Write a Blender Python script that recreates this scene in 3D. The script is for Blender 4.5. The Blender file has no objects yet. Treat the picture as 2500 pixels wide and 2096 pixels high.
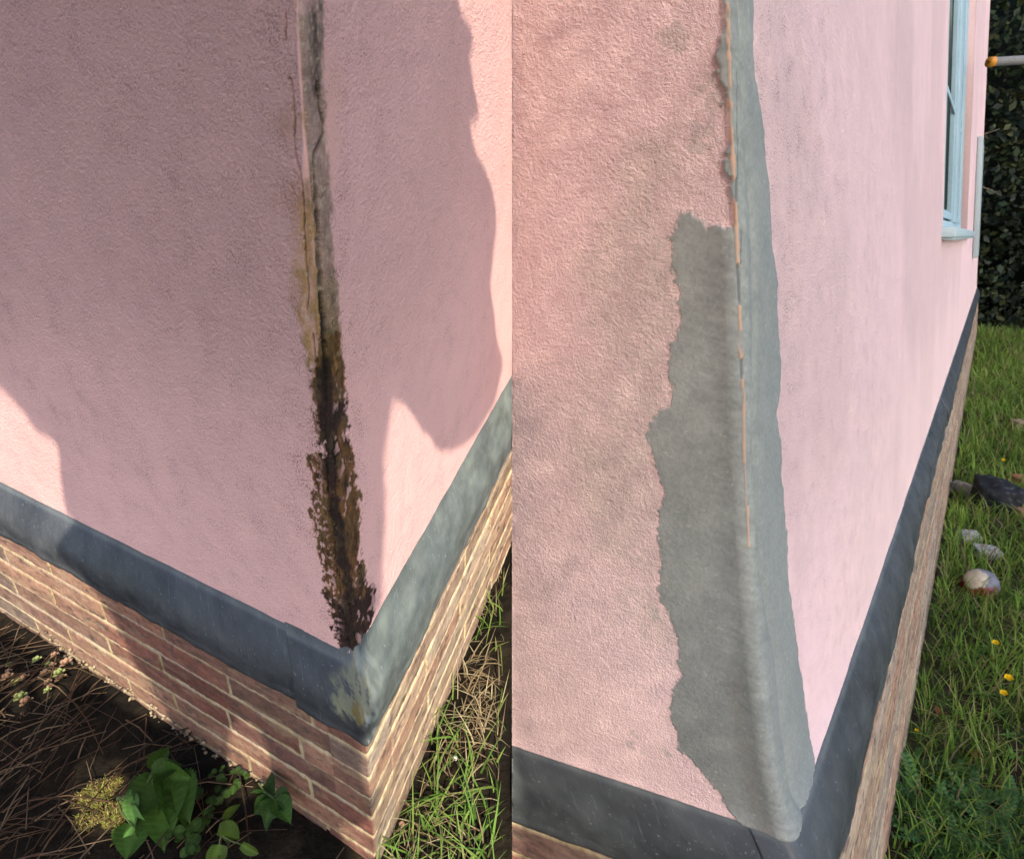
import bpy, math, random
from mathutils import Matrix, Vector
import numpy as np
rng = np.random.default_rng(7)
random.seed(7)
SC = bpy.context.scene
COL = SC.collection

# ------------------------------------------------------------------ camera
PITCH = math.radians(25.0)
CAM = np.array([0.0, 0.0, 1.45])
cam_data = bpy.data.cameras.new('camera')
cam_data.lens = 22.032
cam_data.sensor_width = 36.0
cam_data.clip_start = 0.02
cam_data.clip_end = 500.0
cam_data.dof.use_dof = True
cam_data.dof.focus_distance = 0.95
cam_data.dof.aperture_fstop = 14.0
cam = bpy.data.objects.new('camera', cam_data)
cam.location = CAM
cam.rotation_euler = (math.radians(90) - PITCH, 0, 0)
COL.objects.link(cam)
SC.camera = cam

# ------------------------------------------------------------------ light
# direction towards the sun, in world axes
SUN_AZ, SUN_EL = math.radians(160.0), math.radians(41.0)   # azimuth clockwise from +Y
SUN = np.array([math.sin(SUN_AZ) * math.cos(SUN_EL), math.cos(SUN_AZ) * math.cos(SUN_EL), math.sin(SUN_EL)])
w = bpy.data.worlds.new('World')
SC.world = w
w.use_nodes = True
wn = w.node_tree
wn.nodes.clear()
wo = wn.nodes.new('ShaderNodeOutputWorld')
wb = wn.nodes.new('ShaderNodeBackground')
ws = wn.nodes.new('ShaderNodeTexSky')
ws.sky_type = 'NISHITA'
ws.sun_disc = False
ws.sun_elevation = SUN_EL
ws.sun_rotation = SUN_AZ
ws.dust_density = 2.0
ws.ozone_density = 0.6
wb.inputs[1].default_value = 0.15
wn.links.new(ws.outputs[0], wb.inputs[0])
wn.links.new(wb.outputs[0], wo.inputs[0])
sl = bpy.data.lights.new('sun', 'SUN')
sl.energy = 3.4
sl.angle = math.radians(0.34)
sl.color = (1.0, 0.905, 0.72)
so = bpy.data.objects.new('sun', sl)
so.rotation_euler = (math.pi / 2 - SUN_EL, 0, math.pi - SUN_AZ)
so.location = (0, 0, 12)
COL.objects.link(so)
SC.view_settings.view_transform = 'Standard'
SC.view_settings.look = 'None'
SC.view_settings.gamma = 1.0
SC.view_settings.exposure = 1.36
SC.view_settings.use_curve_mapping = False
SC.cycles.max_bounces = 8
SC.cycles.diffuse_bounces = 4

# ------------------------------------------------------------------ geometry helpers
FPX = 1530.0
PX0 = np.array([1250.0, 1048.0])
RW = np.array([[1, 0, 0],
               [0, math.sin(PITCH), -math.cos(PITCH)],
               [0, math.cos(PITCH), math.sin(PITCH)]], float)
# camera axes (x right, y up, z back) -> world

def ray(p):
    return RW @ np.array([(p[0] - PX0[0]) / FPX, -(p[1] - PX0[1]) / FPX, -1.0])

def unit(v):
    return np.asarray(v) / np.linalg.norm(v)

class Frame:
    """one house corner: a runs along the left wall, b along the right wall, h up the corner"""
    def __init__(s, base, depth, va, vb, vv, corner, K=1.0):
        s.K = K
        s.C = CAM + ray(base) * depth * K
        s.A = unit(ray(va)); s.B = unit(ray(vb)); s.V = -unit(ray(vv))
        s.M = np.array([s.A, s.B, s.V]).T
        k = [s.onA(p) for p in corner]
        k.sort(key=lambda t: t[1])
        s.kh = np.array([t[1] for t in k]); s.ka = np.array([t[0] for t in k])
        s.kpx = sorted(corner, key=lambda p: p[1])
    def world(s, a, b, h):
        q = np.stack(np.broadcast_arrays(a, b, h), -1).astype(float)
        return s.C + (q @ s.M.T) * s.K
    def _sol(s, p, c1, c2, off):
        r = ray(p)
        x = np.linalg.solve(np.array([c1 * s.K, c2 * s.K, -r]).T, -(s.C + off * s.K - CAM))
        return x
    def onA(s, p, b=0.0):
        x = s._sol(p, s.A, s.V, s.B * b); return x[0], x[1]
    def onB(s, p, a=0.0):
        x = s._sol(p, s.B, s.V, s.A * a); return x[0], x[1]
    def onH(s, p, h):
        x = s._sol(p, s.A, s.B, s.V * h); return x[0], x[1]
    def corner_a(s, h):
        return np.interp(h, s.kh, s.ka)
    def cpx(s, y):
        return np.interp(y, [p[1] for p in s.kpx], [p[0] for p in s.kpx])
    def uh(s, p):
        """picture point on the rendered wall -> (u, h)"""
        if p[0] <= s.cpx(p[1]):
            a, h = s.onA(p)
            d = s.corner_a(h)
            u = -(a - d)
            for _ in range(4):
                u = -(a - d * math.exp(-(u / 0.25) ** 2))
            return u, h
        b, h = s.onB(p)
        for _ in range(3):
            b, h = s.onB(p, s.corner_a(h) * math.exp(-(b / 0.35) ** 2))
        return b, h
    def wpos(s, u, n, h, r=0.006, warp=1.0):
        """wrap coordinate u, outward offset n (mitred), height h -> world"""
        t = np.clip((u + r) / (2 * r), 0, 1) * (math.pi / 2)
        a = np.where(u < -r, -u, r - r * np.sin(t))
        b = np.where(u > r, u, r - r * np.cos(t))
        a = np.where(u > r, 0.0, a); b = np.where(u < -r, 0.0, b)
        fall = np.where(u < 0, np.exp(-(u / 0.25) ** 2), np.exp(-(u / 0.35) ** 2))
        wa = s.corner_a(h) * fall * warp
        return s.world(a - n + wa, b - n, h)
    def disp(s, u, h, d, r=0.006):
        """wall surface displaced outward by d along its own normal"""
        t = np.clip((u + r) / (2 * r), 0, 1) * (math.pi / 2)
        base = s.wpos(u, 0.0, h, r)
        na = -unit(s.B - s.A * (s.A @ s.B)); nb = -unit(s.A - s.B * (s.A @ s.B))
        n = np.cos(t)[..., None] * na + np.sin(t)[..., None] * nb
        n /= np.linalg.norm(n, axis=-1, keepdims=True)
        return base + n * d[..., None] * s.K

S_L, S_R = 1.2, 0.95
L = Frame((865, 1608), S_L, (-1856, 256), (1839, -130), (1064, 3900),
          [(727, 22), (743, 300), (757, 440), (783, 800), (800, 1048), (824, 1250), (850, 1480), (865, 1608)], 0.583)
R = Frame((1924, 2039), S_R, (-2300, 637), (2428, 575), (2160, 5400),
          [(1774, 24), (1785.7, 327), (1803.6, 684), (1812.5, 1012), (1827, 1316), (1836, 1450), (1845, 1560),
           (1858, 1700), (1878, 1850), (1905, 1990), (1924, 2039)], 1.42)

def cut_left(f, P):
    """the left house ends on the plane x = 0: slide what passes it back along its right wall"""
    P = P.reshape(-1, 3)
    over = np.clip(P[:, 0], 0, None)
    return P - f.B * (over / f.B[0])[:, None]

def cut_right(f, P):
    """the right house starts on the plane x = 0"""
    P = P.reshape(-1, 3)
    over = np.clip(P[:, 0], None, 0)
    return P - f.A * (over / f.A[0])[:, None]

def vnoise(x, y, seed=0):
    xi = np.floor(x).astype(np.int64); yi = np.floor(y).astype(np.int64)
    fx = x - xi; fy = y - yi
    fx = fx * fx * (3 - 2 * fx); fy = fy * fy * (3 - 2 * fy)
    def hsh(i, j):
        n = (i * 374761393 + j * 668265263 + seed * 1442695041) & 0xFFFFFFFF
        n = ((n ^ (n >> 13)) * 1274126177) & 0xFFFFFFFF
        return ((n ^ (n >> 16)) & 0xFFFF) / 65535.0
    a = hsh(xi, yi); b = hsh(xi + 1, yi); c = hsh(xi, yi + 1); d = hsh(xi + 1, yi + 1)
    return (a * (1 - fx) + b * fx) * (1 - fy) + (c * (1 - fx) + d * fx) * fy - 0.5

def fbm(x, y, seed=0, octv=4, gain=0.55):
    t = 0.0; g = 1.0
    for k in range(octv):
        t = t + g * vnoise(x * 2 ** k, y * 2 ** k, seed + 17 * k); g *= gain
    return t

def inpoly(q, poly):
    x, y = q[..., 0], q[..., 1]
    r = np.zeros(x.shape, bool)
    n = len(poly)
    for i in range(n):
        x0, y0 = poly[i]; x1, y1 = poly[(i + 1) % n]
        if y0 == y1: continue
        c = ((y0 > y) != (y1 > y)) & (x < (x1 - x0) * (y - y0) / (y1 - y0) + x0)
        r ^= c
    return r

def sstep(e0, e1, x):
    t = np.clip((x - e0) / (e1 - e0), 0, 1)
    return t * t * (3 - 2 * t)

def axis(stops):
    """stops: list of (start, end, step_start, step_end) joined -> 1-D coordinates"""
    out = [stops[0][0]]
    for (s0, e0, d0, d1) in stops:
        x = s0
        while x < e0 - 1e-9:
            t = (x - s0) / (e0 - s0)
            x = min(e0, x + d0 + (d1 - d0) * t)
            out.append(x)
    return np.array(out)

def new_obj(name, me, mat=None, parent=None):
    o = bpy.data.objects.new(name, me)
    COL.objects.link(o)
    if mat is not None:
        me.materials.append(mat)
    if parent is not None:
        o.parent = parent
        o.matrix_parent_inverse = Matrix.Translation(-parent.location)
    return o

def mesh_np(name, verts, faces, smooth=True):
    """verts (n,3); faces (m,3) or (m,4) int array"""
    me = bpy.data.meshes.new(name)
    verts = np.asarray(verts, np.float32).reshape(-1, 3)
    faces = np.asarray(faces, np.int32)
    k = faces.shape[1]
    me.vertices.add(len(verts)); me.vertices.foreach_set('co', verts.ravel())
    me.loops.add(faces.size); me.loops.foreach_set('vertex_index', faces.ravel())
    me.polygons.add(len(faces))
    me.polygons.foreach_set('loop_start', np.arange(0, faces.size, k, dtype=np.int32))
    if smooth:
        me.polygons.foreach_set('use_smooth', np.ones(len(faces), bool))
    me.update(calc_edges=True)
    return me

def grid_faces(nu, nh, keep=None):
    i, j = np.meshgrid(np.arange(nu - 1), np.arange(nh - 1), indexing='ij')
    if keep is not None:
        m = keep[:-1, :-1] & keep[1:, :-1] & keep[:-1, 1:] & keep[1:, 1:]
        i = i[m]; j = j[m]
    i = i.ravel(); j = j.ravel()
    return np.stack([i * nh + j, (i + 1) * nh + j, (i + 1) * nh + j + 1, i * nh + j + 1], 1)

def attr(me, name, arr, kind):
    a = me.attributes.new(name, kind, 'POINT')
    arr = np.asarray(arr, np.float32)
    if kind == 'FLOAT':
        a.data.foreach_set('value', arr.ravel())
    elif kind == 'FLOAT_VECTOR':
        a.data.foreach_set('vector', arr.ravel())
    else:
        if arr.shape[-1] == 3:
            arr = np.concatenate([arr, np.ones(arr.shape[:-1] + (1,), np.float32)], -1)
        a.data.foreach_set('color', arr.ravel())

def empty(name, loc, label=None, cat=None, group=None):
    o = bpy.data.objects.new(name, None)
    o.empty_display_size = 0.1
    o.location = loc
    COL.objects.link(o)
    if label: tag(o, label, cat, group)
    return o

def tag(o, label, cat, group=None, kind=None):
    o['label'] = label; o['category'] = cat
    if group: o['group'] = group
    if kind: o['kind'] = kind
    return o

def lerp(a, b, t):
    return np.asarray(a) * (1 - t[..., None]) + np.asarray(b) * t[..., None]

# ------------------------------------------------------------------ materials
class NT:
    def __init__(s, name, rough=0.9, spec=0.3):
        s.m = bpy.data.materials.new(name); s.m.use_nodes = True
        s.t = s.m.node_tree; s.t.nodes.clear()
        s.out = s.t.nodes.new('ShaderNodeOutputMaterial')
        s.b = s.t.nodes.new('ShaderNodeBsdfPrincipled')
        s.b.inputs['Roughness'].default_value = rough
        s.b.inputs['Specular IOR Level'].default_value = spec
        s.t.links.new(s.b.outputs[0], s.out.inputs[0])
    def n(s, typ, **kw):
        x = s.t.nodes.new('ShaderNode' + typ)
        for k, v in kw.items():
            setattr(x, k, v)
        return x
    def l(s, a, b):
        s.t.links.new(a, b)
    def att(s, name):
        x = s.n('Attribute'); x.attribute_name = name; return x
    def noise(s, vec, scale, detail=3, rough=0.55, dist=0.0):
        x = s.n('TexNoise'); x.inputs['Scale'].default_value = scale
        x.inputs['Detail'].default_value = detail; x.inputs['Roughness'].default_value = rough
        x.inputs['Distortion'].default_value = dist
        if vec is not None: s.l(vec, x.inputs['Vector'])
        return x.outputs['Fac']
    def ramp(s, fac, stops):
        x = s.n('ValToRGB'); e = x.color_ramp.elements
        while len(e) < len(stops): e.new(0.5)
        for k, (p, c) in enumerate(stops):
            e[k].position = p
            e[k].color = (c, c, c, 1) if isinstance(c, (int, float)) else (*c, 1)
        s.l(fac, x.inputs[0]); return x.outputs[0]
    def math(s, op, a, b=None, clamp=False):
        x = s.n('Math', operation=op); x.use_clamp = clamp
        for k, v in enumerate((a, b)):
            if v is None: continue
            if isinstance(v, (int, float)): x.inputs[k].default_value = v
            else: s.l(v, x.inputs[k])
        return x.outputs[0]
    def mix(s, fac, a, b, blend='MIX'):
        x = s.n('Mix', data_type='RGBA', blend_type=blend)
        for sock, v in ((x.inputs[0], fac), (x.inputs[6], a), (x.inputs[7], b)):
            if isinstance(v, (int, float)): sock.default_value = v
            elif isinstance(v, tuple): sock.default_value = (*v, 1)
            else: s.l(v, sock)
        return x.outputs[2]
    def bump(s, height, dist, strength=1.0, normal=None):
        x = s.n('Bump'); x.inputs['Distance'].default_value = dist
        if isinstance(strength, (int, float)): x.inputs['Strength'].default_value = strength
        else: s.l(strength, x.inputs['Strength'])
        s.l(height, x.inputs['Height'])
        if normal is not None: s.l(normal, x.inputs['Normal'])
        return x.outputs[0]
    def base(s, c):
        if isinstance(c, tuple): s.b.inputs['Base Color'].default_value = (*c, 1)
        else: s.l(c, s.b.inputs['Base Color'])
    def rough(s, r): s.l(r, s.b.inputs['Roughness'])
    def normal(s, n): s.l(n, s.b.inputs['Normal'])

def render_material(name, grain, bump_d, pit_lo):
    """painted roughcast: vertex colour 'col', pit strength 'pit', grain strength 'grn'"""
    m = NT(name, 0.85, 0.25)
    lp = m.att('lp').outputs['Vector']
    col = m.att('col').outputs['Color']
    pit = m.att('pit').outputs['Fac']
    grn = m.att('grn').outputs['Fac']
    n0 = m.noise(lp, grain * 0.42, 2, 0.5)
    n1 = m.noise(lp, grain, 4, 0.65, 0.15)
    n2 = m.noise(lp, grain * 2.6, 2, 0.6)
    h = m.math('ADD', m.math('ADD', m.math('MULTIPLY', n1, 0.62), m.math('MULTIPLY', n2, 0.2)), m.math('MULTIPLY', n0, 0.45))
    cl = m.noise(lp, grain * 0.09, 3, 0.6)
    pv = m.math('ADD', m.noise(lp, grain * 1.7, 3, 0.7), m.math('MULTIPLY', m.math('SUBTRACT', cl, 0.5), 0.35))
    pm = m.ramp(pv, [(pit_lo, 1.0), (pit_lo + 0.09, 0.0)])
    pf = m.math('MULTIPLY', pm, pit, True)
    dark = m.mix(1.0, col, (0.22, 0.18, 0.17), 'MULTIPLY')
    c2 = m.mix(pf, col, dark)
    hv = m.noise(lp, 9.0, 3, 0.6)
    c3 = m.mix(1.0, c2, m.ramp(hv, [(0.3, (0.965, 0.97, 0.975)), (0.7, (1.025, 1.02, 1.015))]), 'MULTIPLY')
    m.base(c3)
    m.normal(m.bump(h, bump_d, grn))
    return m.m

MAT_RENDER_OLD = render_material('stained_pink_roughcast', 190.0, 0.0105, 0.352)
MAT_RENDER_NEW = render_material('pink_roughcast_with_cement', 270.0, 0.0170, 0.335)

def lead_material():
    m = NT('grey_lead_sheet', 0.5, 0.32)
    lp = m.att('lp').outputs['Vector']
    col = m.att('col').outputs['Color']
    n1 = m.noise(lp, 14.0, 4, 0.6, 0.0)
    n2 = m.noise(lp, 170.0, 3, 0.6, 0.0)
    c = m.mix(1.0, col, m.ramp(n1, [(0.3, (0.72, 0.74, 0.80)), (0.5, (1, 1, 1)), (0.72, (1.3, 1.3, 1.24))]), 'MULTIPLY')
    c = m.mix(m.ramp(n2, [(0.64, 0.0), (0.72, 0.55)]), c, (0.20, 0.23, 0.25))
    m.base(c)
    m.rough(m.ramp(m.noise(lp, 30.0, 4, 0.6), [(0.3, 0.33), (0.7, 0.60)]))
    sc = m.n('Mapping'); sc.inputs['Scale'].default_value = (260.0, 18.0, 20.0); sc.inputs['Rotation'].default_value = (0, 0, 0.5); m.l(lp, sc.inputs['Vector'])
    c = m.mix(m.ramp(m.noise(sc.outputs[0], 1.0, 3, 0.6), [(0.62, 0.0), (0.74, 0.30)]), c, (0.21, 0.24, 0.25)); m.base(c)
    h = m.math('ADD', m.math('MULTIPLY', n1, 1.0), m.math('MULTIPLY', n2, 0.12))
    m.normal(m.bump(h, 0.004, 0.5))
    return m.m
MAT_LEAD = lead_material()

def brick_material():
    m = NT('brick_and_lime_mortar', 0.92, 0.2)
    lp = m.att('lp').outputs['Vector']
    col = m.att('col').outputs['Color']
    n1 = m.noise(lp, 60.0, 5, 0.65)
    n2 = m.noise(lp, 260.0, 4, 0.6)
    c = m.mix(1.0, col, m.ramp(n1, [(0.25, (0.68, 0.66, 0.66)), (0.5, (1, 1, 1)), (0.75, (1.25, 1.22, 1.15))]), 'MULTIPLY')
    c = m.mix(m.ramp(n2, [(0.30, 0.7), (0.38, 0.0)]), c, (0.06, 0.045, 0.04))
    m.base(c)
    m.normal(m.bump(m.math('ADD', n1, m.math('MULTIPLY', n2, 0.5)), 0.0035, 0.8))
    return m.m
MAT_BRICK = brick_material()

def attr_material(name, rough=0.9, spec=0.2, scale=80.0, lo=0.75, hi=1.2, bump=0.0, trans=0.0):
    m = NT(name, rough, spec)
    col = m.att('col').outputs['Color']
    g = m.n('TexCoord').outputs['Object']
    n1 = m.noise(g, scale, 4, 0.6)
    c = m.mix(1.0, col, m.ramp(n1, [(0.3, (lo, lo, lo)), (0.7, (hi, hi, hi))]), 'MULTIPLY')
    m.base(c)
    if bump: m.normal(m.bump(n1, bump, 0.8))
    if trans:
        tr = m.n('BsdfTranslucent'); m.l(c, tr.inputs['Color'])
        mx = m.n('MixShader'); mx.inputs[0].default_value = trans
        m.l(m.b.outputs[0], mx.inputs[1]); m.l(tr.outputs[0], mx.inputs[2])
        m.l(mx.outputs[0], m.out.inputs[0])
    return m.m
MAT_SOIL = attr_material('dark_garden_soil', 0.95, 0.1, 55.0, 0.5, 1.4, 0.012)
MAT_LEAF = attr_material('green_leaf', 0.6, 0.18, 60.0, 0.75, 1.25, 0.002, 0.30)
MAT_CROWN = attr_material('thick_tree_leaf', 0.6, 0.3, 20.0, 0.8, 1.2)
MAT_DRY = attr_material('dry_stem', 0.8, 0.2, 60.0, 0.7, 1.25)
MAT_PLAIN = attr_material('weathered_surface', 0.75, 0.25, 90.0, 0.75, 1.2, 0.002)
_g = NT('dark_window_glass', 0.08, 0.6); _g.base((0.045, 0.06, 0.055)); MAT_GLASS = _g.m
MAT_PAINT = attr_material('painted_timber', 0.45, 0.4, 30.0, 0.93, 1.05)

# ------------------------------------------------------------------ wall painting helpers
def edge(f, pts):
    q = sorted((f.uh(p) for p in pts), key=lambda t: t[1])
    hh = np.array([t[1] for t in q]); uu = np.array([t[0] for t in q])
    return lambda h: np.interp(h, hh, uu)

def hspan(f, pts):
    hs = [f.uh(p)[1] for p in pts]
    return min(hs), max(hs)

def band(f, left, right, U, H, soft=0.004, jit=0.004, js=70.0, seed=1, vsoft=0.01, stretch=1.0):
    el, er = edge(f, left), edge(f, right)
    h0 = max(hspan(f, left)[0], hspan(f, right)[0]); h1 = min(hspan(f, left)[1], hspan(f, right)[1])
    J = jit * 2 * fbm(U * js, H * js * stretch, seed, 4, 0.7)
    J2 = jit * 2 * fbm(U * js, H * js * stretch, seed + 91, 4, 0.7)
    m = sstep(-soft, soft, U - el(H) + J) * sstep(-soft, soft, er(H) - U + J2)
    return m * sstep(h0 - vsoft, h0 + vsoft, H + J * 2) * (1 - sstep(h1 - vsoft, h1 + vsoft, H + J2 * 2))

def side(f, pts, U, H, soft=0.003, jit=0.004, js=70.0, seed=1, vsoft=0.01):
    """region between the arris and a traced edge lying on one wall"""
    e = edge(f, pts); h0, h1 = hspan(f, pts)
    sg = 1.0 if e(0.5 * (h0 + h1)) > 0 else -1.0
    J = jit * 2 * fbm(U * js, H * js, seed, 4, 0.7)
    m = sstep(-soft, soft, sg * (e(H) - U) + J) * sstep(-0.0035, -0.0015, sg * U)
    return m * sstep(h0 - vsoft, h0 + vsoft, H + J * 2) * (1 - sstep(h1 - vsoft, h1 + vsoft, H - J * 2))

def patch(f, pts, U, H, jit=0.004, js=60.0, seed=1, fine=0.0025):
    """ragged area with a traced outline on the wall (mean of three jittered tests gives it a feathered edge)"""
    poly = np.array([f.uh(p) for p in pts])
    out = np.zeros(U.shape)
    b0, b1 = poly.min(0) - 0.05, poly.max(0) + 0.05
    near = (U > b0[0]) & (U < b1[0]) & (H > b0[1]) & (H < b1[1])
    u, h = U[near], H[near]
    jx = jit * 2 * fbm(u * js, h * js, seed, 4, 0.7); jy = jit * 2 * fbm(u * js, h * js, seed + 50, 4, 0.7)
    acc = 0
    for k in range(3):
        fx = fine * 2 * vnoise(u * 260 + h * 40, h * 240 - u * 60, seed + 7 * k); fy = fine * 2 * vnoise(u * 260 + h * 40, h * 240 - u * 60, seed + 7 * k + 3)
        acc = acc + inpoly(np.stack([u + jx + fx, h + jy + fy], -1), poly)
    out[near] = acc / 3.0
    return out

def T1(*p): return [(x / 1.68, y / 1.68) for x, y in p]
def T2(*p): return [(x / 1.68, 1048 + y / 1.68) for x, y in p]
def T3(*p): return [(1250 + x / 1.68, y / 1.68) for x, y in p]
def T4(*p): return [(1250 + x / 1.68, 1048 + y / 1.68) for x, y in p]
def Z1(*p): return [(680 + x / 2.38, 900 + y / 2.38) for x, y in p]
def Z2(*p): return [(640 + x / 2.38, 20 + y / 2.38) for x, y in p]

def polyline_dist(f, pts, U, H):
    q = np.array([f.uh(p) for p in pts])
    d = np.full(U.shape, 9.0); tt = np.zeros(U.shape)
    n = len(q) - 1
    for k in range(n):
        a, b = q[k], q[k + 1]; ab = b - a
        t = np.clip(((U - a[0]) * ab[0] + (H - a[1]) * ab[1]) / (ab @ ab), 0, 1)
        dd = np.hypot(U - a[0] - t * ab[0], H - a[1] - t * ab[1])
        m = dd < d
        d = np.where(m, dd, d); tt = np.where(m, (k + t) / n, tt)
    return d, tt

PINK = np.array([0.685, 0.412, 0.398])

# ================================================================== HOUSE WITH THE CRACKED CORNER (left)
house_l = empty('cracked_house', L.world(0, 0, -0.55),
                'pink rendered house corner with a brown stained crack above grey lead flashing', 'house')

ul = axis([(-4.4, -1.45, 0.12, 0.02), (-1.45, -0.45, 0.0028, 0.0026), (-0.45, -0.10, 0.0026, 0.0011), (-0.10, 0.13, 0.001, 0.001),
           (0.13, 0.4, 0.0011, 0.0022), (0.4, 1.08, 0.0024, 0.003)])
hl = axis([(-0.016, 1.16, 0.0022, 0.0022), (1.16, 2.4, 0.03, 0.1)])
U, H = np.meshgrid(ul, hl, indexing='ij')
col = np.broadcast_to(PINK, U.shape + (3,)).copy()
# slow paint variation
v = fbm(U * 3.0, H * 3.0, 5, 4)
col *= (1 + 0.10 * v)[..., None]
pit = np.full(U.shape, 0.60) * (0.65 + 0.9 * np.clip(fbm(U * 4, H * 4, 11, 3) + 0.25, 0, 1))
pit = np.where(U > 0, pit * 0.8, pit)
grn = np.full(U.shape, 0.95)
grn *= 0.55 + 0.45 * sstep(0.25, 0.75, H)
grn = np.where(U > 0, grn * 0.7, grn)
# smooth pale strip of paint on the arris
strip = band(L, Z2((200, 5), (205, 200), (225, 500), (235, 700), (232, 1000)),
             Z2((245, 5), (248, 200), (262, 500), (276, 760), (285, 1000)), U, H, 0.003, 0.001)
col = lerp(col, (0.60, 0.33, 0.315), strip * 0.7); grn *= 1 - 0.85 * strip; pit *= 1 - strip
# reddish patch beside the grey band
rp = band(L, Z2((345, 200), (350, 400), (355, 700), (365, 1050)), Z2((420, 200), (465, 420), (460, 600), (435, 850), (400, 1050)),
          U, H, 0.006, 0.004, 60, 3)
col = lerp(col, (0.52, 0.30, 0.27), rp * 0.6); grn *= 1 - 0.5 * rp
# grey mildew band right of the arris
gb = side(L, Z2((352, -60), (352, 5), (350, 330), (365, 560), (375, 800), (385, 1000), (402, 1120), (405, 1400), (432, 1600), (445, 1760)) + T1((1395, 1400), (1400, 1520)),
          U, H, 0.0075, 0.005, 80, 4, 0.02)
topg = sstep(0.60, 0.85, H)
gcol = lerp((0.225, 0.160, 0.080), (0.275, 0.205, 0.160), topg)
gb = gb * sstep(-0.0008, 0.0008, U)
gcol = gcol * (1 + 0.75 * fbm(U * 90, H * 90, 23, 3))[..., None]
col = lerp(col, gcol, np.clip(gb * (0.97 - 0.17 * topg + 0.25 * np.clip(fbm(U * 60, H * 30, 24, 3), -0.5, 0.2)), 0, 1)); pit *= 1 - 0.3 * gb
for (p, ru, rh) in ((Z2((298, 110))[0], 0.010, 0.018), (Z2((335, 40))[0], 0.008, 0.03), (Z2((322, 490))[0], 0.007, 0.03), (Z2((300, 300))[0], 0.012, 0.05)):
    q = L.uh(p)
    g = np.exp(-(((U - q[0]) / ru) ** 2 + ((H - q[1]) / rh) ** 2)) * (1 + 1.5 * fbm(U * 120, H * 80, 41, 3))
    col = lerp(col, (0.05, 0.045, 0.035), np.clip(g * 0.5 * (1 + 1.5 * fbm(U * 200, H * 160, 43, 2)), 0, 0.7))
# olive stain left of the crack
ob = side(L, Z2((245, 1010), (215, 1180), (212, 1350), (182, 1540), (200, 1680)) + T1((1218, 1240), (1220, 1300), (1232, 1370), (1258, 1450), (1278, 1560)),
          U, H, 0.010, 0.009, 60, 6, 0.05)
ocol = lerp((0.33, 0.19, 0.075), (0.21, 0.14, 0.05), sstep(-0.2, 0.3, fbm(U * 40, H * 25, 31, 3)))
ob2 = band(L, Z2((160, 1050), (190, 1400), (150, 1560), (180, 1760)), Z2((285, 1000), (310, 1250), (325, 1500), (340, 1760)), U, H, 0.012, 0.008, 50, 8)
col = lerp(col, (0.40, 0.22, 0.14), ob2 * 0.45 * (1 - ob))
col = lerp(col, ocol, ob * np.clip(0.78 + 0.6 * fbm(U * 70, H * 45, 33, 4), 0.35, 0.95)); pit *= 1 - 0.8 * ob; grn *= 1 - 0.4 * ob
# spot stains
for (p, rx, c, k) in ((Z2((150, 680))[0], 0.022, (0.45, 0.25, 0.17), 0.5), (Z2((232, 630))[0], 0.009, (0.40, 0.24, 0.13), 0.7),
                      (Z2((170, 1080))[0], 0.022, (0.45, 0.24, 0.18), 0.5)):
    q = L.uh(p)
    g = np.exp(-(((U - q[0]) / rx) ** 2 + ((H - q[1]) / (rx * 0.8)) ** 2) * (1 + 1.2 * fbm(U * 50, H * 50, 40, 3)))
    col = lerp(col, c, np.clip(g * k, 0, 1))
# brown rust stain, upper block and lower web
Lh = [(205, 0), (190, 60), (170, 110), (190, 180), (205, 280), (205, 380), (235, 400)]
btA = side(L, T1((1310, 1400), (1285, 1480)) + Z1((212, -20), (205, 0), (190, 60), (172, 105), (190, 180), (205, 280), (205, 375), (240, 398)), U, H, 0.003, 0.0075, 90, 9, 0.006)
blA = side(L, Z1((240, 482), (150, 498), (155, 530), (180, 570), (185, 700), (180, 850), (210, 1000), (250, 1150), (265, 1300), (300, 1430), (335, 1560), (360, 1660)), U, H, 0.003, 0.009, 75, 10, 0.006)
midA = side(L, Z1((258, 385), (262, 440), (262, 500)), U, H, 0.003, 0.004, 70, 12, 0.012)
bB = side(L, T1((1380, 1340), (1395, 1400), (1412, 1500), (1420, 1560)) + Z1((390, 60), (400, 200), (405, 330), (410, 420), (420, 500), (440, 560), (470, 700), (485, 800), (475, 950), (470, 1080), (505, 1150), (520, 1230), (565, 1310), (555, 1440), (520, 1530), (480, 1600), (470, 1680)),
          U, H, 0.003, 0.009, 75, 11, 0.012)
bt = btA; bl = blA + bB; mid = midA
br = np.clip(bt + bl + mid, 0, 1)
# lacy holes on the left flank
lace = fbm(U * 180, H * 130, 51, 3, 0.6)
dcr, tcr = polyline_dist(L, Z1((275, 0), (285, 200), (290, 480), (325, 640), (350, 900), (380, 1100), (420, 1350), (430, 1650)), U, H)
far = sstep(0.018, 0.045, dcr)
br = br * (1 - 0.85 * sstep(0.10, 0.2, lace) * far * (U < 0)) * (1 - 0.6 * sstep(0.22, 0.36, fbm(U * 90, H * 60, 52, 3)) * sstep(0.012, 0.03, dcr) * (U > 0))
core = np.exp(-(dcr / 0.021) ** 2)
low = 1 - sstep(0.06, 0.20, H)
darkn = np.clip(core * 1.35 + low * 0.9 + 0.5 * sstep(0.40, 0.46, H) * (1 - sstep(0.50, 0.55, H)) + 0.9 * fbm(U * 55, H * 30, 61, 4), 0, 1)
bcol = lerp((0.175, 0.085, 0.022), (0.020, 0.008, 0.003), sstep(0.15, 0.75, darkn))
bcol = bcol * (1 + 1.0 * fbm(U * 190, H * 70, 71, 4))[..., None]
bcol = lerp(bcol, (0.24, 0.18, 0.07), (sstep(0.08, 0.25, fbm(U * 70, H * 40, 77, 3)) * 0.42 * (1 - low) * (1 - core)))
col = lerp(col, bcol, br * 0.96)
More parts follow.
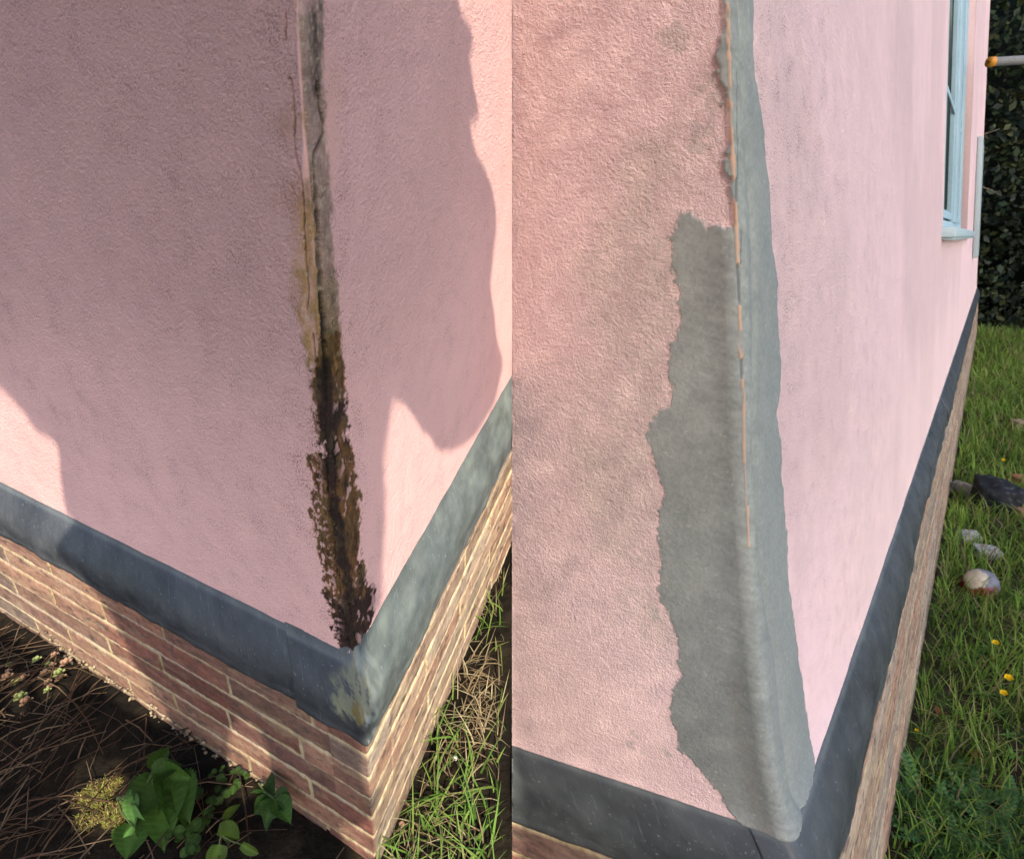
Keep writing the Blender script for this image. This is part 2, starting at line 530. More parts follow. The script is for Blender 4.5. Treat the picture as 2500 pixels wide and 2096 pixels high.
# halo of speckle round the stain
halo = band(L, T1((1180, 780), (1180, 1300), (1230, 1600)) + T2((1200, 100), (1210, 400), (1260, 650), (1330, 880)),
            T1((1440, 780), (1460, 1300), (1460, 1650)) + T2((1480, 100), (1530, 270), (1540, 520), (1560, 700), (1530, 800)), U, H, 0.03, 0.02, 40, 14)
pit = pit + halo * 0.35 * (1 - br)
pit = pit * (1 - br) + 0.65 * br
grn = np.clip(grn * (1 - br) + 1.2 * br, 0, 1.2); grn = np.maximum(grn, 0.75 * gb)
# cracks: depth and black
dsp = 0.0012 * fbm(U * 14, H * 14, 81, 3)
dsp += 0.0007 * fbm(U * 110, H * 110, 83, 2) * grn
dsp += 0.0015 * strip + 0.0012 * gb
dsp += br * (0.0035 * fbm(U * 75, H * 50, 85, 4) - 0.007 * core * (1 - sstep(0.44, 0.52, H)) - 0.0015)
crk = [
    (Z2((138, 20), (135, 180)), 0.0008, 0.0008, 0.6),
    (Z2((150, 405), (168, 420), (180, 520), (190, 640), (186, 760), (195, 860), (220, 940), (233, 1020), (240, 1150), (246, 1300), (254, 1460), (266, 1580), (272, 1640), (262, 1740)), 0.0011, 0.0010, 0.75),
    (T1((1285, 1370), (1295, 1480), (1298, 1550)), 0.0012, 0.0012, 0.7),
    (Z2((305, 400), (325, 480), (328, 570), (350, 660), (352, 740), (320, 810), (302, 850)), 0.0014, 0.0020, 0.9),
    (Z2((302, 850), (297, 900), (305, 1020), (312, 1130), (322, 1260), (324, 1400), (332, 1500), (340, 1640), (345, 1750)), 0.0026, 0.0042, 1.0),
    (T1((1322, 1280), (1330, 1400), (1335, 1500), (1340, 1570)), 0.0046, 0.0042, 1.0),
    (Z1((265, 0), (275, 90), (285, 190), (275, 250), (285, 400), (300, 540), (325, 610), (345, 690)), 0.0032, 0.0065, 1.0),
    (Z1((240, 400), (262, 480), (275, 700), (295, 860), (318, 1040), (330, 1200)), 0.0014, 0.0014, 0.8),
    (Z1((345, 900), (365, 1000), (380, 1100), (395, 1200), (410, 1320), (430, 1400)), 0.0050, 0.0060, 1.0),
    (Z1((350, 690), (350, 900)), 0.0030, 0.0025, 0.8),
    (Z1((425, 1400), (430, 1530), (405, 1600)), 0.0055, 0.0075, 0.9),
    (Z2((318, 460), (330, 520)), 0.0035, 0.0035, 0.7),
]
for k, (pts, w0, w1, al) in enumerate(crk):
    d, t = polyline_dist(L, pts, U + 0.0012 * fbm(U * 200, H * 160, 300 + k, 2), H)
    wd = 1.5 * (w0 + (w1 - w0) * t) * (1 + 0.8 * vnoise(H * 120, H * 0 + k, 7))
    m = 1 - sstep(wd * 0.55, wd * 1.25, d)
    col = lerp(col, (0.012, 0.014, 0.013), m * al)
    dsp -= 0.008 * m * al
    pit *= 1 - m
# pale grey lip on the right of the main crack
lipd, _ = polyline_dist(L, Z2((310, 850), (306, 900), (318, 1130), (332, 1400), (348, 1640)), U, H)
col = lerp(col, (0.33, 0.28, 0.23), np.exp(-(lipd / 0.0022) ** 2) * 0.4)
# lime bits and pale flecks in the olive band
fl = sstep(0.33, 0.43, fbm(U * 150, H * 150, 95, 2)) * np.clip(gb + ob, 0, 1) * (1 - br)
col = lerp(col, (0.46, 0.38, 0.28), fl * 0.6)
mo = sstep(0.12, 0.3, fbm(U * 120, H * 120, 97, 3)) * np.exp(-(dcr / 0.007) ** 2) * sstep(0.05, 0.12, H) * (1 - sstep(0.2, 0.26, H))
col = lerp(col, (0.16, 0.20, 0.14), mo * 0.8)
dsp = np.where(H < 0.004, dsp - (0.004 - H) * 0.6, dsp)
P = cut_left(L, L.disp(U, H, dsp))
me = mesh_np('wall', P, grid_faces(len(ul), len(hl)))
attr(me, 'lp', np.stack([U, H, 0 * U], -1), 'FLOAT_VECTOR')
attr(me, 'col', np.clip(col, 0.004, 1), 'FLOAT_COLOR')
attr(me, 'pit', np.clip(pit, 0, 1.3), 'FLOAT'); attr(me, 'grn', np.clip(grn, 0, 1.2), 'FLOAT')
new_obj('wall', me, MAT_RENDER_OLD, house_l)

# ------------------------------------------------------------------ lead flashing
def lead(f, parent, u0, u1, d, hh, lift=0.0, du=0.006, seed=0, wob=0.003, growth=0.0, paint=None, hup=0.02, end_skew=0.0):
    prof = [(-0.012, hup), (-0.003, 0.004), (0.004, -0.006)]
    nseg = 42
    for k in range(1, nseg + 1):
        t = k / nseg
        prof.append((0.004 + (d + 0.006) * math.sin(math.pi / 2 * min(1.0, t / 0.78)) ** 0.9, -0.006 - (hh * 0.80) * t))
    prof += [(d + 0.012, -hh * 0.88), (d + 0.011, -hh * 0.95), (d + 0.010, -hh), (d + 0.006, -hh - 0.001), (d + 0.005, -hh * 0.9)]
    prof = np.array(prof)
    us = [u0]
    while us[-1] < u1 - 1e-9:
        us.append(min(u1, us[-1] + du * (1 + growth * max(0, us[-1]))))
    if u0 < 0 < u1:
        us = sorted(set(us) | set(np.linspace(-0.03, 0.03, 25)))
    us = np.array(us)
    us = us[np.concatenate([[True], np.diff(us) > 2e-4])]
    us = np.concatenate([[us[0]], us, [us[-1]]])
    U = np.repeat(us[:, None], len(prof), 1)
    Nn = np.repeat(prof[None, :, 0], len(us), 0).copy()
    Hh = np.repeat(prof[None, :, 1], len(us), 0).copy()
    w = np.clip(-Hh / hh, 0, 1)
    U = U + end_skew * w * hh
    Nn += lift + w * wob * 2.0 * fbm(U * 9, Hh * 12, seed, 3) + w * 0.0028 * fbm(U * 26, Hh * 30, seed + 5, 3)
    Hh += w * wob * 3.0 * fbm(U * 6, U * 0, seed + 9, 3)
    Nn[0] -= 0.007; Nn[-1] -= 0.007
    P = (cut_left if f is L else cut_right)(f, f.wpos(U, Nn, Hh, 0.016))
    me = mesh_np('lead_flashing', P, grid_faces(*U.shape))
    c = np.broadcast_to((np.array([0.036, 0.038, 0.043]) if f is L else np.array([0.046, 0.051, 0.057])), U.shape + (3,)).copy()
    c *= (1 + 0.6 * fbm(U * 7, Hh * 14, seed + 31, 4))[..., None]
    c = lerp(c, (0.17, 0.19, 0.20), np.exp(-((w - 0.03) / 0.03) ** 2) * 0.5)
    if paint is not None: c = paint(c, U, Hh)
    attr(me, 'lp', np.stack([U, Hh, Nn], -1), 'FLOAT_VECTOR')
    attr(me, 'col', np.clip(c, 0.01, 1), 'FLOAT_COLOR')
    o = new_obj('lead_flashing', me, MAT_LEAD, parent)
    return o

DL, HLD = 0.050, 0.118
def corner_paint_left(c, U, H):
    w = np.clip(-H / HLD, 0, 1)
    c = lerp(c, np.array((0.080, 0.095, 0.092)) * (1 + 0.5 * fbm(U * 18, H * 60, 226, 4))[..., None], sstep(-0.02, 0.04, U) * 0.9)  # right run: grey-green patina, also lightened to read as sunlit
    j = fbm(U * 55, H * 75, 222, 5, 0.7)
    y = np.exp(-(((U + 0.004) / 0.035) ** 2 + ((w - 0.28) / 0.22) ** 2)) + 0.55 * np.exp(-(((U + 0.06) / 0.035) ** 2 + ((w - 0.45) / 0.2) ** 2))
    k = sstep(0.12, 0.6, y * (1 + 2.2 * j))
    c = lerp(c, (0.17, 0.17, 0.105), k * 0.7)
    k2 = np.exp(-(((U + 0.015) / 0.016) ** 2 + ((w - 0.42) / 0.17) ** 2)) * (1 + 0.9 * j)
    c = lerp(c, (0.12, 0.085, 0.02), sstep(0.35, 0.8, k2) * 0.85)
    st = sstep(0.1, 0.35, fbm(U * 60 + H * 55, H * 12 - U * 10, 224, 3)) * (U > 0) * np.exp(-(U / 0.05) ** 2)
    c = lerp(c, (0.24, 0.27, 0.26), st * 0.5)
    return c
lead(L, house_l, -4.4, -0.172, DL, HLD, 0.0, seed=3)
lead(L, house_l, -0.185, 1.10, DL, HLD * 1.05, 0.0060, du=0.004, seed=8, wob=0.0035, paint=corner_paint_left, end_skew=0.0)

# ------------------------------------------------------------------ brick plinth
def bricks(f, parent, us, hs, d, h_top_joint, course, off, seed, lit_tan_mix, warp_noise=0.0, blen=0.48, face_tilt=0.0):
    U, H = np.meshgrid(us, hs, indexing='ij')
    jx = 0.0026 * fbm(U * 25, H * 60, seed, 3); jy = 0.0030 * fbm(U * 16, H * 25, seed + 3, 3)
    row = (h_top_joint - (H + jy)) / course
    ri = np.floor(row).astype(int); fr = row - ri
    rowoff = np.array([off + (0.5 if k % 2 else 0.0) + 0.06 * math.sin(k * 5.3 + seed) for k in range(-20, 40)])
    bx = (U + jx) / blen + rowoff[np.clip(ri + 20, 0, 59)]
    bi = np.floor(bx).astype(int); fx = bx - bi
    mh = 0.0052 / course; mv = 0.0055 / blen
    dist = np.minimum(np.minimum(fr, 1 - fr) * course, np.minimum(fx, 1 - fx) * blen)
    near_corner = np.abs(U) < 0.003
    mort = 1 - sstep(0.0038, 0.0066, dist + 0.0022 * fbm(U * 90, H * 90, seed + 7, 2))
    mort = np.where(np.abs(U) < 0.10, 1 - sstep(0.0038, 0.0062, np.minimum(fr, 1 - fr) * course + 0.002 * fbm(U * 90, H * 90, seed + 7, 2)), mort)
    bi = np.where(np.abs(U) < 0.10, 77, bi)
    hsh = ((ri * 73856093) ^ (bi * 19349663) ^ (seed * 83492791)) & 0xFFFF
    r1 = (hsh % 997) / 997.0; r2 = (hsh % 613) / 613.0
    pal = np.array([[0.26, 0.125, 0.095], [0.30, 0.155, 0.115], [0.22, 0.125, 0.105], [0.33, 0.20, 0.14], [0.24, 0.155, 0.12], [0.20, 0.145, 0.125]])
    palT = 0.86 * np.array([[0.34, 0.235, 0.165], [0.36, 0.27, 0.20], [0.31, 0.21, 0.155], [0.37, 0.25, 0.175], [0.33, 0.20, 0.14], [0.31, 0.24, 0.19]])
    tm = np.clip(lit_tan_mix(U, H), 0, 1)
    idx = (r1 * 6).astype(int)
    c = lerp(pal[idx] * np.array([0.56, 0.44, 0.44]), palT[idx], tm) * (0.82 + 0.36 * r2)[..., None]  # red bricks darkened for shade on the left face, lighter tan on the lit right
    c = c * (1 + 0.45 * fbm(U * 22, H * 60, seed + 13, 4))[..., None]
    blot = sstep(0.28, 0.42, fbm(U * 30, H * 70, seed + 17, 3))
    c = lerp(c, (0.07, 0.05, 0.045), blot * 0.7)
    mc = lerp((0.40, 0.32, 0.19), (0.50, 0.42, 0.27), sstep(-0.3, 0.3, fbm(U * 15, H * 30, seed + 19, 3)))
    mc = mc * (0.68 + 0.32 * tm)[..., None]  # mortar dimmed along with the shaded left face
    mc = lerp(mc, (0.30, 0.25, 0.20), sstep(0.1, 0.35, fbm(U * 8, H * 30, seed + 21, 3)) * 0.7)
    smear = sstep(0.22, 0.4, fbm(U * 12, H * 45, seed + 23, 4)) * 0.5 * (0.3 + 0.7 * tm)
    c = lerp(c, mc, np.clip(mort + smear, 0, 1))
    dp = -0.0038 * mort + 0.0016 * fbm(U * 45, H * 70, seed + 27, 3) + (r2 - 0.5) * 0.003 * (1 - mort)
    P = f.wpos(U, d + dp + face_tilt * (h_top_joint - H), H, 0.004, 0.0)
    P = (cut_left if f is L else cut_right)(f, P)
    me = mesh_np('brick_plinth', P, grid_faces(*U.shape))
    attr(me, 'lp', np.stack([U, H, 0 * U], -1), 'FLOAT_VECTOR')
    attr(me, 'col', np.clip(c, 0.01, 1), 'FLOAT_COLOR')
    return new_obj('brick_plinth', me, MAT_BRICK, parent)

def corner_h(f, d, y):
    """height on the plinth arris whose picture row is y"""
    lo, hi = -2.0, 0.0
    for _ in range(50):
        mid = 0.5 * (lo + hi)
        p = RW.T @ (f.world(-d, -d, mid) - CAM)
        yy = PX0[1] - FPX * p[1] / -p[2]
        if yy > y: lo = mid
        else: hi = mid
    return mid
hj1 = corner_h(L, DL, 1848.0)
hj5 = corner_h(L, DL, 2046.0)
course_l = (hj1 - hj5) / 4
print('course', course_l, hj1, hj5)
for p in ((325, 1498), (692, 1708), (517, 1637), (408, 1640), (723, 1821)):
    print('vert joint', p, L.onA(p, -DL), ((hj1 - L.onA(p, -DL)[1]) / course_l))
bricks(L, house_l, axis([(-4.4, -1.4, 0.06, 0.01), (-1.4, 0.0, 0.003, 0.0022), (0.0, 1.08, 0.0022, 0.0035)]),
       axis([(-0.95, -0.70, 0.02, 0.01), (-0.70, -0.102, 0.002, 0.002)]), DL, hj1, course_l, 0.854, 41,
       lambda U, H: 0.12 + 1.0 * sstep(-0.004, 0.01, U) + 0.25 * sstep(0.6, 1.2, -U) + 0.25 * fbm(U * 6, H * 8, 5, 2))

# ================================================================== HOUSE WITH THE REPAIRED CORNER (right)
house_r = empty('repaired_house', R.world(0, 0, -0.9),
                'pink roughcast house with grey cement repair down its corner and pale blue window', 'house')
ur = axis([(-0.56, -0.25, 0.0021, 0.0019), (-0.25, -0.1, 0.0019, 0.0011), (-0.1, 0.2, 0.001, 0.0012), (0.2, 1.2, 0.0015, 0.004), (1.2, 3.0, 0.005, 0.012), (3.0, 13.0, 0.015, 0.06)])
hr = axis([(-0.012, 1.24, 0.0019, 0.0019), (1.24, 5.0, 0.012, 0.04)])
U, H = np.meshgrid(ur, hr, indexing='ij')
col = np.broadcast_to(np.array([0.80, 0.565, 0.565]), U.shape + (3,)).copy()
Aside = 1 - sstep(-0.004, 0.004, U)
# right wall: slightly cooler, streaked, pale near the foot
st = fbm(U * 10, H * 1.2, 3, 4)
col = lerp(col, col * (1 + 0.035 * st)[..., None], 1 - Aside)
dirt = sstep(0.05, 0.45, fbm(U * 2.2, H * 1.4, 8, 4) + 0.30 * sstep(0.3, 1.0, H)) * (1 - Aside)
col = lerp(col, (0.50, 0.36, 0.34), dirt * 0.28)
foot = (1 - sstep(0.0, 0.75, H)) * (1 - Aside) * sstep(0.15, 0.8, U)
col = lerp(col, (0.74, 0.53, 0.49), foot * 0.6)
pit = np.full(U.shape, 0.35)
pit = np.where(U > 0, 0.45 + 1.1 * np.clip(fbm(U * 3, H * 3, 12, 3) + 0.12, 0, 1) + 0.7 * np.exp(-((U - 0.12) / 0.12) ** 2) * sstep(0.25, 0.9, H), pit)
pit *= np.where(U > 0.6, np.exp(-(U - 0.6) / 0.9), 1)
grn = np.where(U < 0, 0.95, 0.65)
grn *= 0.6 + 0.4 * sstep(0.05, 0.6, H)
# scrubbed cement haze over the pink
hz = band(R, T3((860, 330), (700, 470), (520, 560), (430, 700), (350, 880), (290, 1030), (270, 1160), (300, 1300), (335, 1420), (340, 1560), (310, 1740)) +
          T4((260, 100), (310, 230), (385, 350), (400, 480), (450, 620), (420, 720), (470, 830), (500, 900), (560, 1010), (630, 1120)),
          T3((900, 330), (780, 600), (720, 750), (690, 880), (660, 1100), (690, 1290), (650, 1500), (575, 1740)) +
          T4((590, 90), (615, 260), (605, 470), (600, 640), (650, 770), (690, 930), (680, 1060), (660, 1120)), U, H, 0.040, 0.030, 14, 20, 0.05)
hz2 = band(R, T3((560, 1000), (600, 1300), (560, 1500), (470, 1740)) + T4((480, 90), (520, 300), (500, 560), (560, 750), (600, 900), (640, 1080)),
           T3((680, 1000), (710, 1300), (680, 1500), (600, 1740)) + T4((610, 90), (640, 300), (620, 560), (680, 800), (710, 940), (690, 1080)),
           U, H, 0.022, 0.016, 40, 24, 0.05)
grit = np.clip(0.85 + 0.5 * fbm(U * 170, H * 170, 61, 3), 0.2, 1.3)
tone = np.clip((hz * (0.80 + 0.15 * fbm(U * 14, H * 14, 27, 4)) + hz2 * 0.20) * grit, 0, 1) * Aside
col = lerp(col, (0.52, 0.425, 0.38), tone * 0.70)
for (p, rx) in ((T3((660, 145))[0], 0.016), (T3((830, 380))[0], 0.020), (T3((780, 570))[0], 0.018), (T4((490, 1290))[0], 0.010), (T4((545, 1325))[0], 0.008),
                (T4((640, 1330))[0], 0.010), (T4((590, 760))[0], 0.012), (T4((505, 1250))[0], 0.008)):
    q = R.uh(p)
    g = np.exp(-(((U - q[0]) / rx) ** 2 + ((H - q[1]) / rx) ** 2)) 
    g = g * (1 + 1.6 * fbm(U * 110, H * 110, 60, 3)) - 0.12
    col = lerp(col, (0.36, 0.33, 0.29), sstep(0.1, 0.6, g) * 0.40)
# solid cement patch on the left wall
gpl = (T3((895, 930), (860, 928), (800, 925), (750, 880), (705, 880), (690, 930), (660, 960), (658, 1020), (655, 1080), (670, 1160), (685, 1220), (690, 1290), (670, 1400), (650, 1500), (640, 1560), (655, 1600), (635, 1650), (590, 1680), (570, 1760)) +
       T4((560, 10), (590, 90), (600, 180), (615, 260), (600, 360), (605, 470), (598, 560), (605, 700), (650, 770), (675, 850), (690, 930), (700, 1010), (672, 1060), (650, 1130), (665, 1200), (678, 1260), (684, 1310), (740, 1360), (790, 1410), (840, 1480), (880, 1540), (930, 1590), (1000, 1640)))
gpr = T3((1062, 900), (1065, 1000), (1090, 1150), (1085, 1300), (1100, 1500), (1100, 1600), (1080, 1700)) + T4((1090, 0), (1105, 60), (1105, 200), (1125, 420), (1130, 600), (1150, 750), (1170, 900), (1190, 1050), (1210, 1200), (1218, 1300), (1222, 1370), (1200, 1460), (1150, 1600))
gpA = patch(R, T3((1000, 935)) + gpl + T4((1150, 1660), (1105, 1500), (1075, 1300), (1050, 1100), (1010, 700), (985, 400)), U, H, 0.0042, 24, 28, 0.0035) * (U < 0.0025)
gpB = side(R, T3((985, -80), (985, 40), (990, 200), (1000, 330), (1025, 500), (1045, 700), (1060, 850)) + gpr, U, H, 0.0040, 0.0035, 34, 29, 0.004)
gpu = side(R, T3((865, -80), (865, 40), (850, 130), (830, 210), (812, 245), (838, 262), (842, 300), (870, 330), (882, 400), (893, 470), (882, 580), (866, 625), (870, 680), (892, 740), (905, 790)),
           U, H, 0.0022, 0.005, 70, 30, 0.006)
gp = np.clip(gpA + gpB, 0, 1)
gp = np.clip(gp + gpu, 0, 1)
cem = np.array([0.222, 0.230, 0.220])
cv = fbm(U * 12, H * 7, 33, 4)
ccol = cem * (1 + 0.14 * cv)[..., None]
ccol = lerp(ccol, (0.232, 0.252, 0.240), (1 - Aside) * 0.7)
brush = fbm(U * 60 + H * 130, U * 25 - H * 30, 36, 3)
ccol = ccol * (1 + 0.18 * brush * np.exp(-(U / 0.06) ** 2))[..., None]
drk = np.exp(-((U + 0.035) / 0.014) ** 2) * sstep(0.0, 0.3, fbm(U * 8, H * 6, 38, 3)) * (1 - sstep(0.3, 0.75, H))
ccol = lerp(ccol, (0.19, 0.185, 0.17), drk * 0.75)
specks = sstep(0.50, 0.58, fbm(U * 190, H * 190, 39, 2))
ccol = lerp(ccol, (0.40, 0.40, 0.37), specks * 0.4)
ccol = ccol * (1 + 0.20 * fbm(U * 300, H * 260, 44, 2))[..., None]
col = lerp(col, ccol, gp)
rim = np.clip(4 * gp * (1 - gp), 0, 1)
col = lerp(col, (0.21, 0.215, 0.19), rim * 0.35)
pit *= 1 - 0.85 * gp; grn = grn * (1 - gp) + gp * (0.15 + 0.15 * Aside * sstep(0.03, 0.12, -U))
# pale blue-green edging of the patch on the right wall
# relief of the patch: ridge, valley and bell foot
valley = edge(R, T3((930, 40), (945, 400), (960, 650), (985, 1000), (990, 1300), (985, 1700)) + T4((995, 200), (1015, 550), (1045, 730), (1085, 950), (1105, 1200), (1140, 1500)))
vu = valley(H)
dsp = 0.0012 * fbm(U * 9, H * 9, 41, 3) + 0.0008 * fbm(U * 120, H * 120, 43, 2) * grn
k = np.clip(U / np.maximum(vu, 0.01), 0, 1)
rl = (0.0065 * (1 - k) - 0.0045 * np.exp(-((U - vu) / 0.011) ** 2)) * gp * (U > 0)
rl += 0.0065 * np.exp(-(U / 0.022) ** 2) * (U <= 0) * gp
dsp += rl + 0.0012 * gp
ang_ = fbm(U * 4, H * 3, 46, 2) * 1.5
trow = fbm((U * np.cos(ang_ + 0.5) + H * np.sin(ang_ + 0.5)) * 14, (H * np.cos(ang_ + 0.5) - U * np.sin(ang_ + 0.5)) * 150, 47, 3)
dsp += gp * trow * (0.00010 + 0.00055 * np.exp(-(U / 0.05) ** 2))
dsp += 0.010 * np.exp(-np.clip(H, 0, 9) / 0.018) * (0.6 + 0.5 * gp)      # drip lip above the flashing
dsp = np.where(H < 0.003, dsp - (0.003 - H) * 0.9, dsp)
# lean pink/orange corner bead with slate gaps
bead_or = [T3((880, 20), (885, 200), (890, 350), (895, 500), (900, 600), (905, 735)), T3((909, 822), (914, 880), (918, 950), (924, 1085)),
           T3((930, 1245), (932, 1350), (936, 1470)), T3((940, 1547), (945, 1650), (948, 1760)) + T4((950, 130)), T4((952, 130), (957, 310)), T4((963, 312), (966, 400), (969, 475))]
bead_gr = [T3((903, 300), (907, 540), (910, 600), (914, 735)), T3((912, 735), (914, 822)), T3((921, 1085), (926, 1160), (931, 1245)), T3((937, 1470), (939, 1547)), T3((927, 950), (930, 1085))]
for bi_, pts in enumerate(bead_or):
    d, t = polyline_dist(R, pts, U, H)
    wd = (0.0018 if bi_ < 4 else (0.0005 if bi_ == 4 else 0.0013)) * (1 + 0.7 * fbm(U * 0 + bi_, H * 130, 55, 2))
    m = (1 - sstep(wd * 0.75, wd * 1.25, d)) * np.clip(1.05 - 1.6 * sstep(0.10, 0.4, fbm(U * 150, H * 45, 58, 3)), 0.1, 1)
    col = lerp(col, (0.46, 0.29, 0.205), m * 0.9); dsp += 0.0014 * m; pit *= 1 - m; grn *= 1 - 0.7 * m
for bi_, pts in enumerate(bead_gr):
    d, t = polyline_dist(R, pts, U, H)
    wd = (0.0007 if bi_ in (0, 4) else 0.0016)
    m = 1 - sstep(wd * 0.7, wd * 1.3, d)
    col = lerp(col, (0.115, 0.125, 0.14), m * 0.85); dsp -= 0.0012 * m; pit *= 1 - m
# window opening
wq = [R.onB((2324, 24)), R.onB((2296, 553)), R.onB((2399, 24)), R.onB((2375, 548))]
print('window', wq)
WB0, WB1, WH0, WH1 = wq[1][0] * 1.0, 0.0, 0.0, 2.6
WH0 = R.onB((2296, 556))[1]
WB0 = 3.26
WB1 = 6.83
keep = ~((U > WB0) & (U < WB1) & (H > WH0) & (H < 4.35))
P = cut_right(R, R.disp(U, H, dsp, 0.017))
me = mesh_np('wall', P, grid_faces(*U.shape, keep))
attr(me, 'lp', np.stack([U, H, 0 * U], -1), 'FLOAT_VECTOR')
attr(me, 'col', np.clip(col, 0.004, 1), 'FLOAT_COLOR')
attr(me, 'pit', np.clip(pit, 0, 1.3), 'FLOAT'); attr(me, 'grn', np.clip(grn, 0, 1.2), 'FLOAT')
new_obj('wall', me, MAT_RENDER_NEW, house_r)

DR, HRD = 0.036, 0.142
lead(R, house_r, -0.60, -0.048, DR, HRD, 0.0, seed=13, du=0.004)
lead(R, house_r, -0.060, 1.40, DR, HRD * 1.01, 0.0045, seed=18, du=0.003, growth=1.0, wob=0.003)
lead(R, house_r, 1.36, 3.4, DR, HRD, 0.0, seed=23, du=0.008, growth=0.5, wob=0.005)
lead(R, house_r, 3.34, 13.0, DR, HRD, 0.003, seed=28, du=0.03, growth=0.3, wob=0.006)
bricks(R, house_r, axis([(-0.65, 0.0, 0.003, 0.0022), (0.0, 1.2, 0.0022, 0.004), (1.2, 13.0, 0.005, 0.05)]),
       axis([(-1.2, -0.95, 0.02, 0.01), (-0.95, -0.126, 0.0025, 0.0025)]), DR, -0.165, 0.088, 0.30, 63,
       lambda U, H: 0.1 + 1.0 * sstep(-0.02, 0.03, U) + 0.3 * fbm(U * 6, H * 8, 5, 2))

# ------------------------------------------------------------------ grounds
def ground_grid(f, name, a_s, b_s, hfun, cfun, mat, label=None):
    A, B = np.meshgrid(a_s, b_s, indexing='ij')
    Hh = hfun(A, B)
    P = f.world(A, B, Hh).reshape(-1, 3)
    keep = None
    if f is L:
        keep = (P[:, 0] < 0.007).reshape(A.shape)
        P[:, 0] = np.minimum(P[:, 0], 0.0)
    me = mesh_np(name, P, grid_faces(*A.shape, keep))
    attr(me, 'col', cfun(A, B), 'FLOAT_COLOR')
    o = new_obj(name, me, mat)
    o['kind'] = 'structure'
    return o
def hgl(A, B):
    return -0.575 + 0.025 * np.tanh((A - B) / 0.15) + 0.020 * fbm(A * 7, B * 7, 2, 3)
def hgr(A, B):
    return -0.90 + 0.03 * fbm(A * 3, B * 3, 4, 3)
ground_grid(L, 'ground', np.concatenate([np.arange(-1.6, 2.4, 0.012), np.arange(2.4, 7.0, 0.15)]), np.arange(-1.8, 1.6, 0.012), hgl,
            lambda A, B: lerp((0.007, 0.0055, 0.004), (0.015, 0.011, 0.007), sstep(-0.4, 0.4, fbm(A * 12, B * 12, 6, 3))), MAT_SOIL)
ground_grid(R, 'lawn', np.concatenate([np.arange(-9, -1.5, 0.25), np.arange(-1.5, 0.3, 0.015)]),
            np.concatenate([np.arange(-1.2, 4.0, 0.02), np.arange(4.0, 30.0, 0.2)]), hgr,
            lambda A, B: lerp((0.035, 0.026, 0.017), (0.045, 0.060, 0.018), sstep(-0.3, 0.3, fbm(A * 9, B * 9, 6, 3))), MAT_SOIL)

_t = np.linspace(-60, 60, 25)
_X, _Y = np.meshgrid(_t, _t, indexing='ij')
me = mesh_np('terrain', np.stack([_X, _Y, np.full_like(_X, -5.2)], -1), grid_faces(25, 25))
attr(me, 'col', np.broadcast_to(np.array((0.045, 0.042, 0.03)), (625, 3)), 'FLOAT_COLOR')
new_obj('terrain', me, MAT_SOIL)['kind'] = 'structure'

# ------------------------------------------------------------------ unseen trees behind the viewer, placed and shaped to cast the shade
E1 = unit(np.cross([0, 0, 1], SUN)); E2 = np.cross(SUN, E1)
def sview(P):
    P = np.asarray(P) - CAM
    return np.stack([P @ E1, P @ E2], -1)
def onface(p, face):
    if face == 'A': a, h = L.onA(p); return L.world(a, 0, h)
    if face == 'B': b, h = L.onB(p); return L.world(0, b, h)
    if face == 'la': a, h = L.onA(p, -0.03); return L.world(a, -0.03, h)
    if face == 'lb': b, h = L.onB(p, -0.03); return L.world(-0.03, b, h)
    if face == 'a': a, h = L.onA(p, -DL); return L.world(a, -DL, h)
    if face == 'b': b, h = L.onB(p, -DL); return L.world(-DL, b, h)
    a, b = L.onH(p, -0.56); return L.world(a, b, -0.56)
def spoly(items):
    return np.array([sview(onface(p, f)) for f, pts in items for p in pts])
SHADE = spoly([
    ('B', [(1050, -500), (1090, -120), (1118, -20), (1125, 22), (1155, 60), (1158, 113), (1149, 167), (1164, 238), (1176, 280), (1173, 295), (1149, 315), (1161, 357), (1185, 405),
           (1205, 464), (1214, 512), (1214, 571), (1206, 640), (1199, 702), (1208, 762), (1214, 827), (1229, 875), (1229, 900), (1208, 991), (1167, 1062), (1131, 1095), (1100, 1106), (1067, 1105),
           (1049, 1068), (1033, 1059), (1005, 1010), (985, 982), (972, 980), (965, 991), (945, 1118), (949, 1191), (946, 1280), (942, 1355), (938, 1477)]),
    ('lb', [(906, 1556), (903, 1640), (908, 1690), (920, 1725), (918, 1760)]),
    ('a', [(888, 1800), (891, 1830), (895, 1852), (894, 1885), (895, 1908)]),
    ('b', [(903, 1935), (943, 1900), (926, 1960), (912, 2000)]),
    ('a', [(899, 2004), (885, 2018), (869, 2021), (852, 2016), (835, 2006), (838, 2035), (850, 2062), (862, 2100)]),
    ('g', [(860, 2250), (500, 2700), (-900, 2600), (-900, 1500), (-300, 1420), (30, 1545), (200, 1650), (320, 1722), (400, 1768)]),
    ('a', [(412, 1757), (398, 1727), (374, 1701), (364, 1664), (337, 1636), (315, 1602), (311, 1585), (286, 1531), (255, 1483), (241, 1463), (218, 1425), (200, 1401)]),
    ('la', [(166, 1371), (151, 1350), (151, 1316), (157, 1264)]),
    ('A', [(158, 1254), (143, 1167), (140, 1096), (122, 1075), (89, 1060), (65, 1024), (30, 982), (-60, 900), (-700, 700)]),
    ])
SHADE = np.concatenate([SHADE, np.array([(-1.5, 0.6), (-1.6, 1.1), (-1.2, 1.6), (-0.5, 1.7), (0.0, 1.5)])])  # crown raised past the shadow outline to block more sky
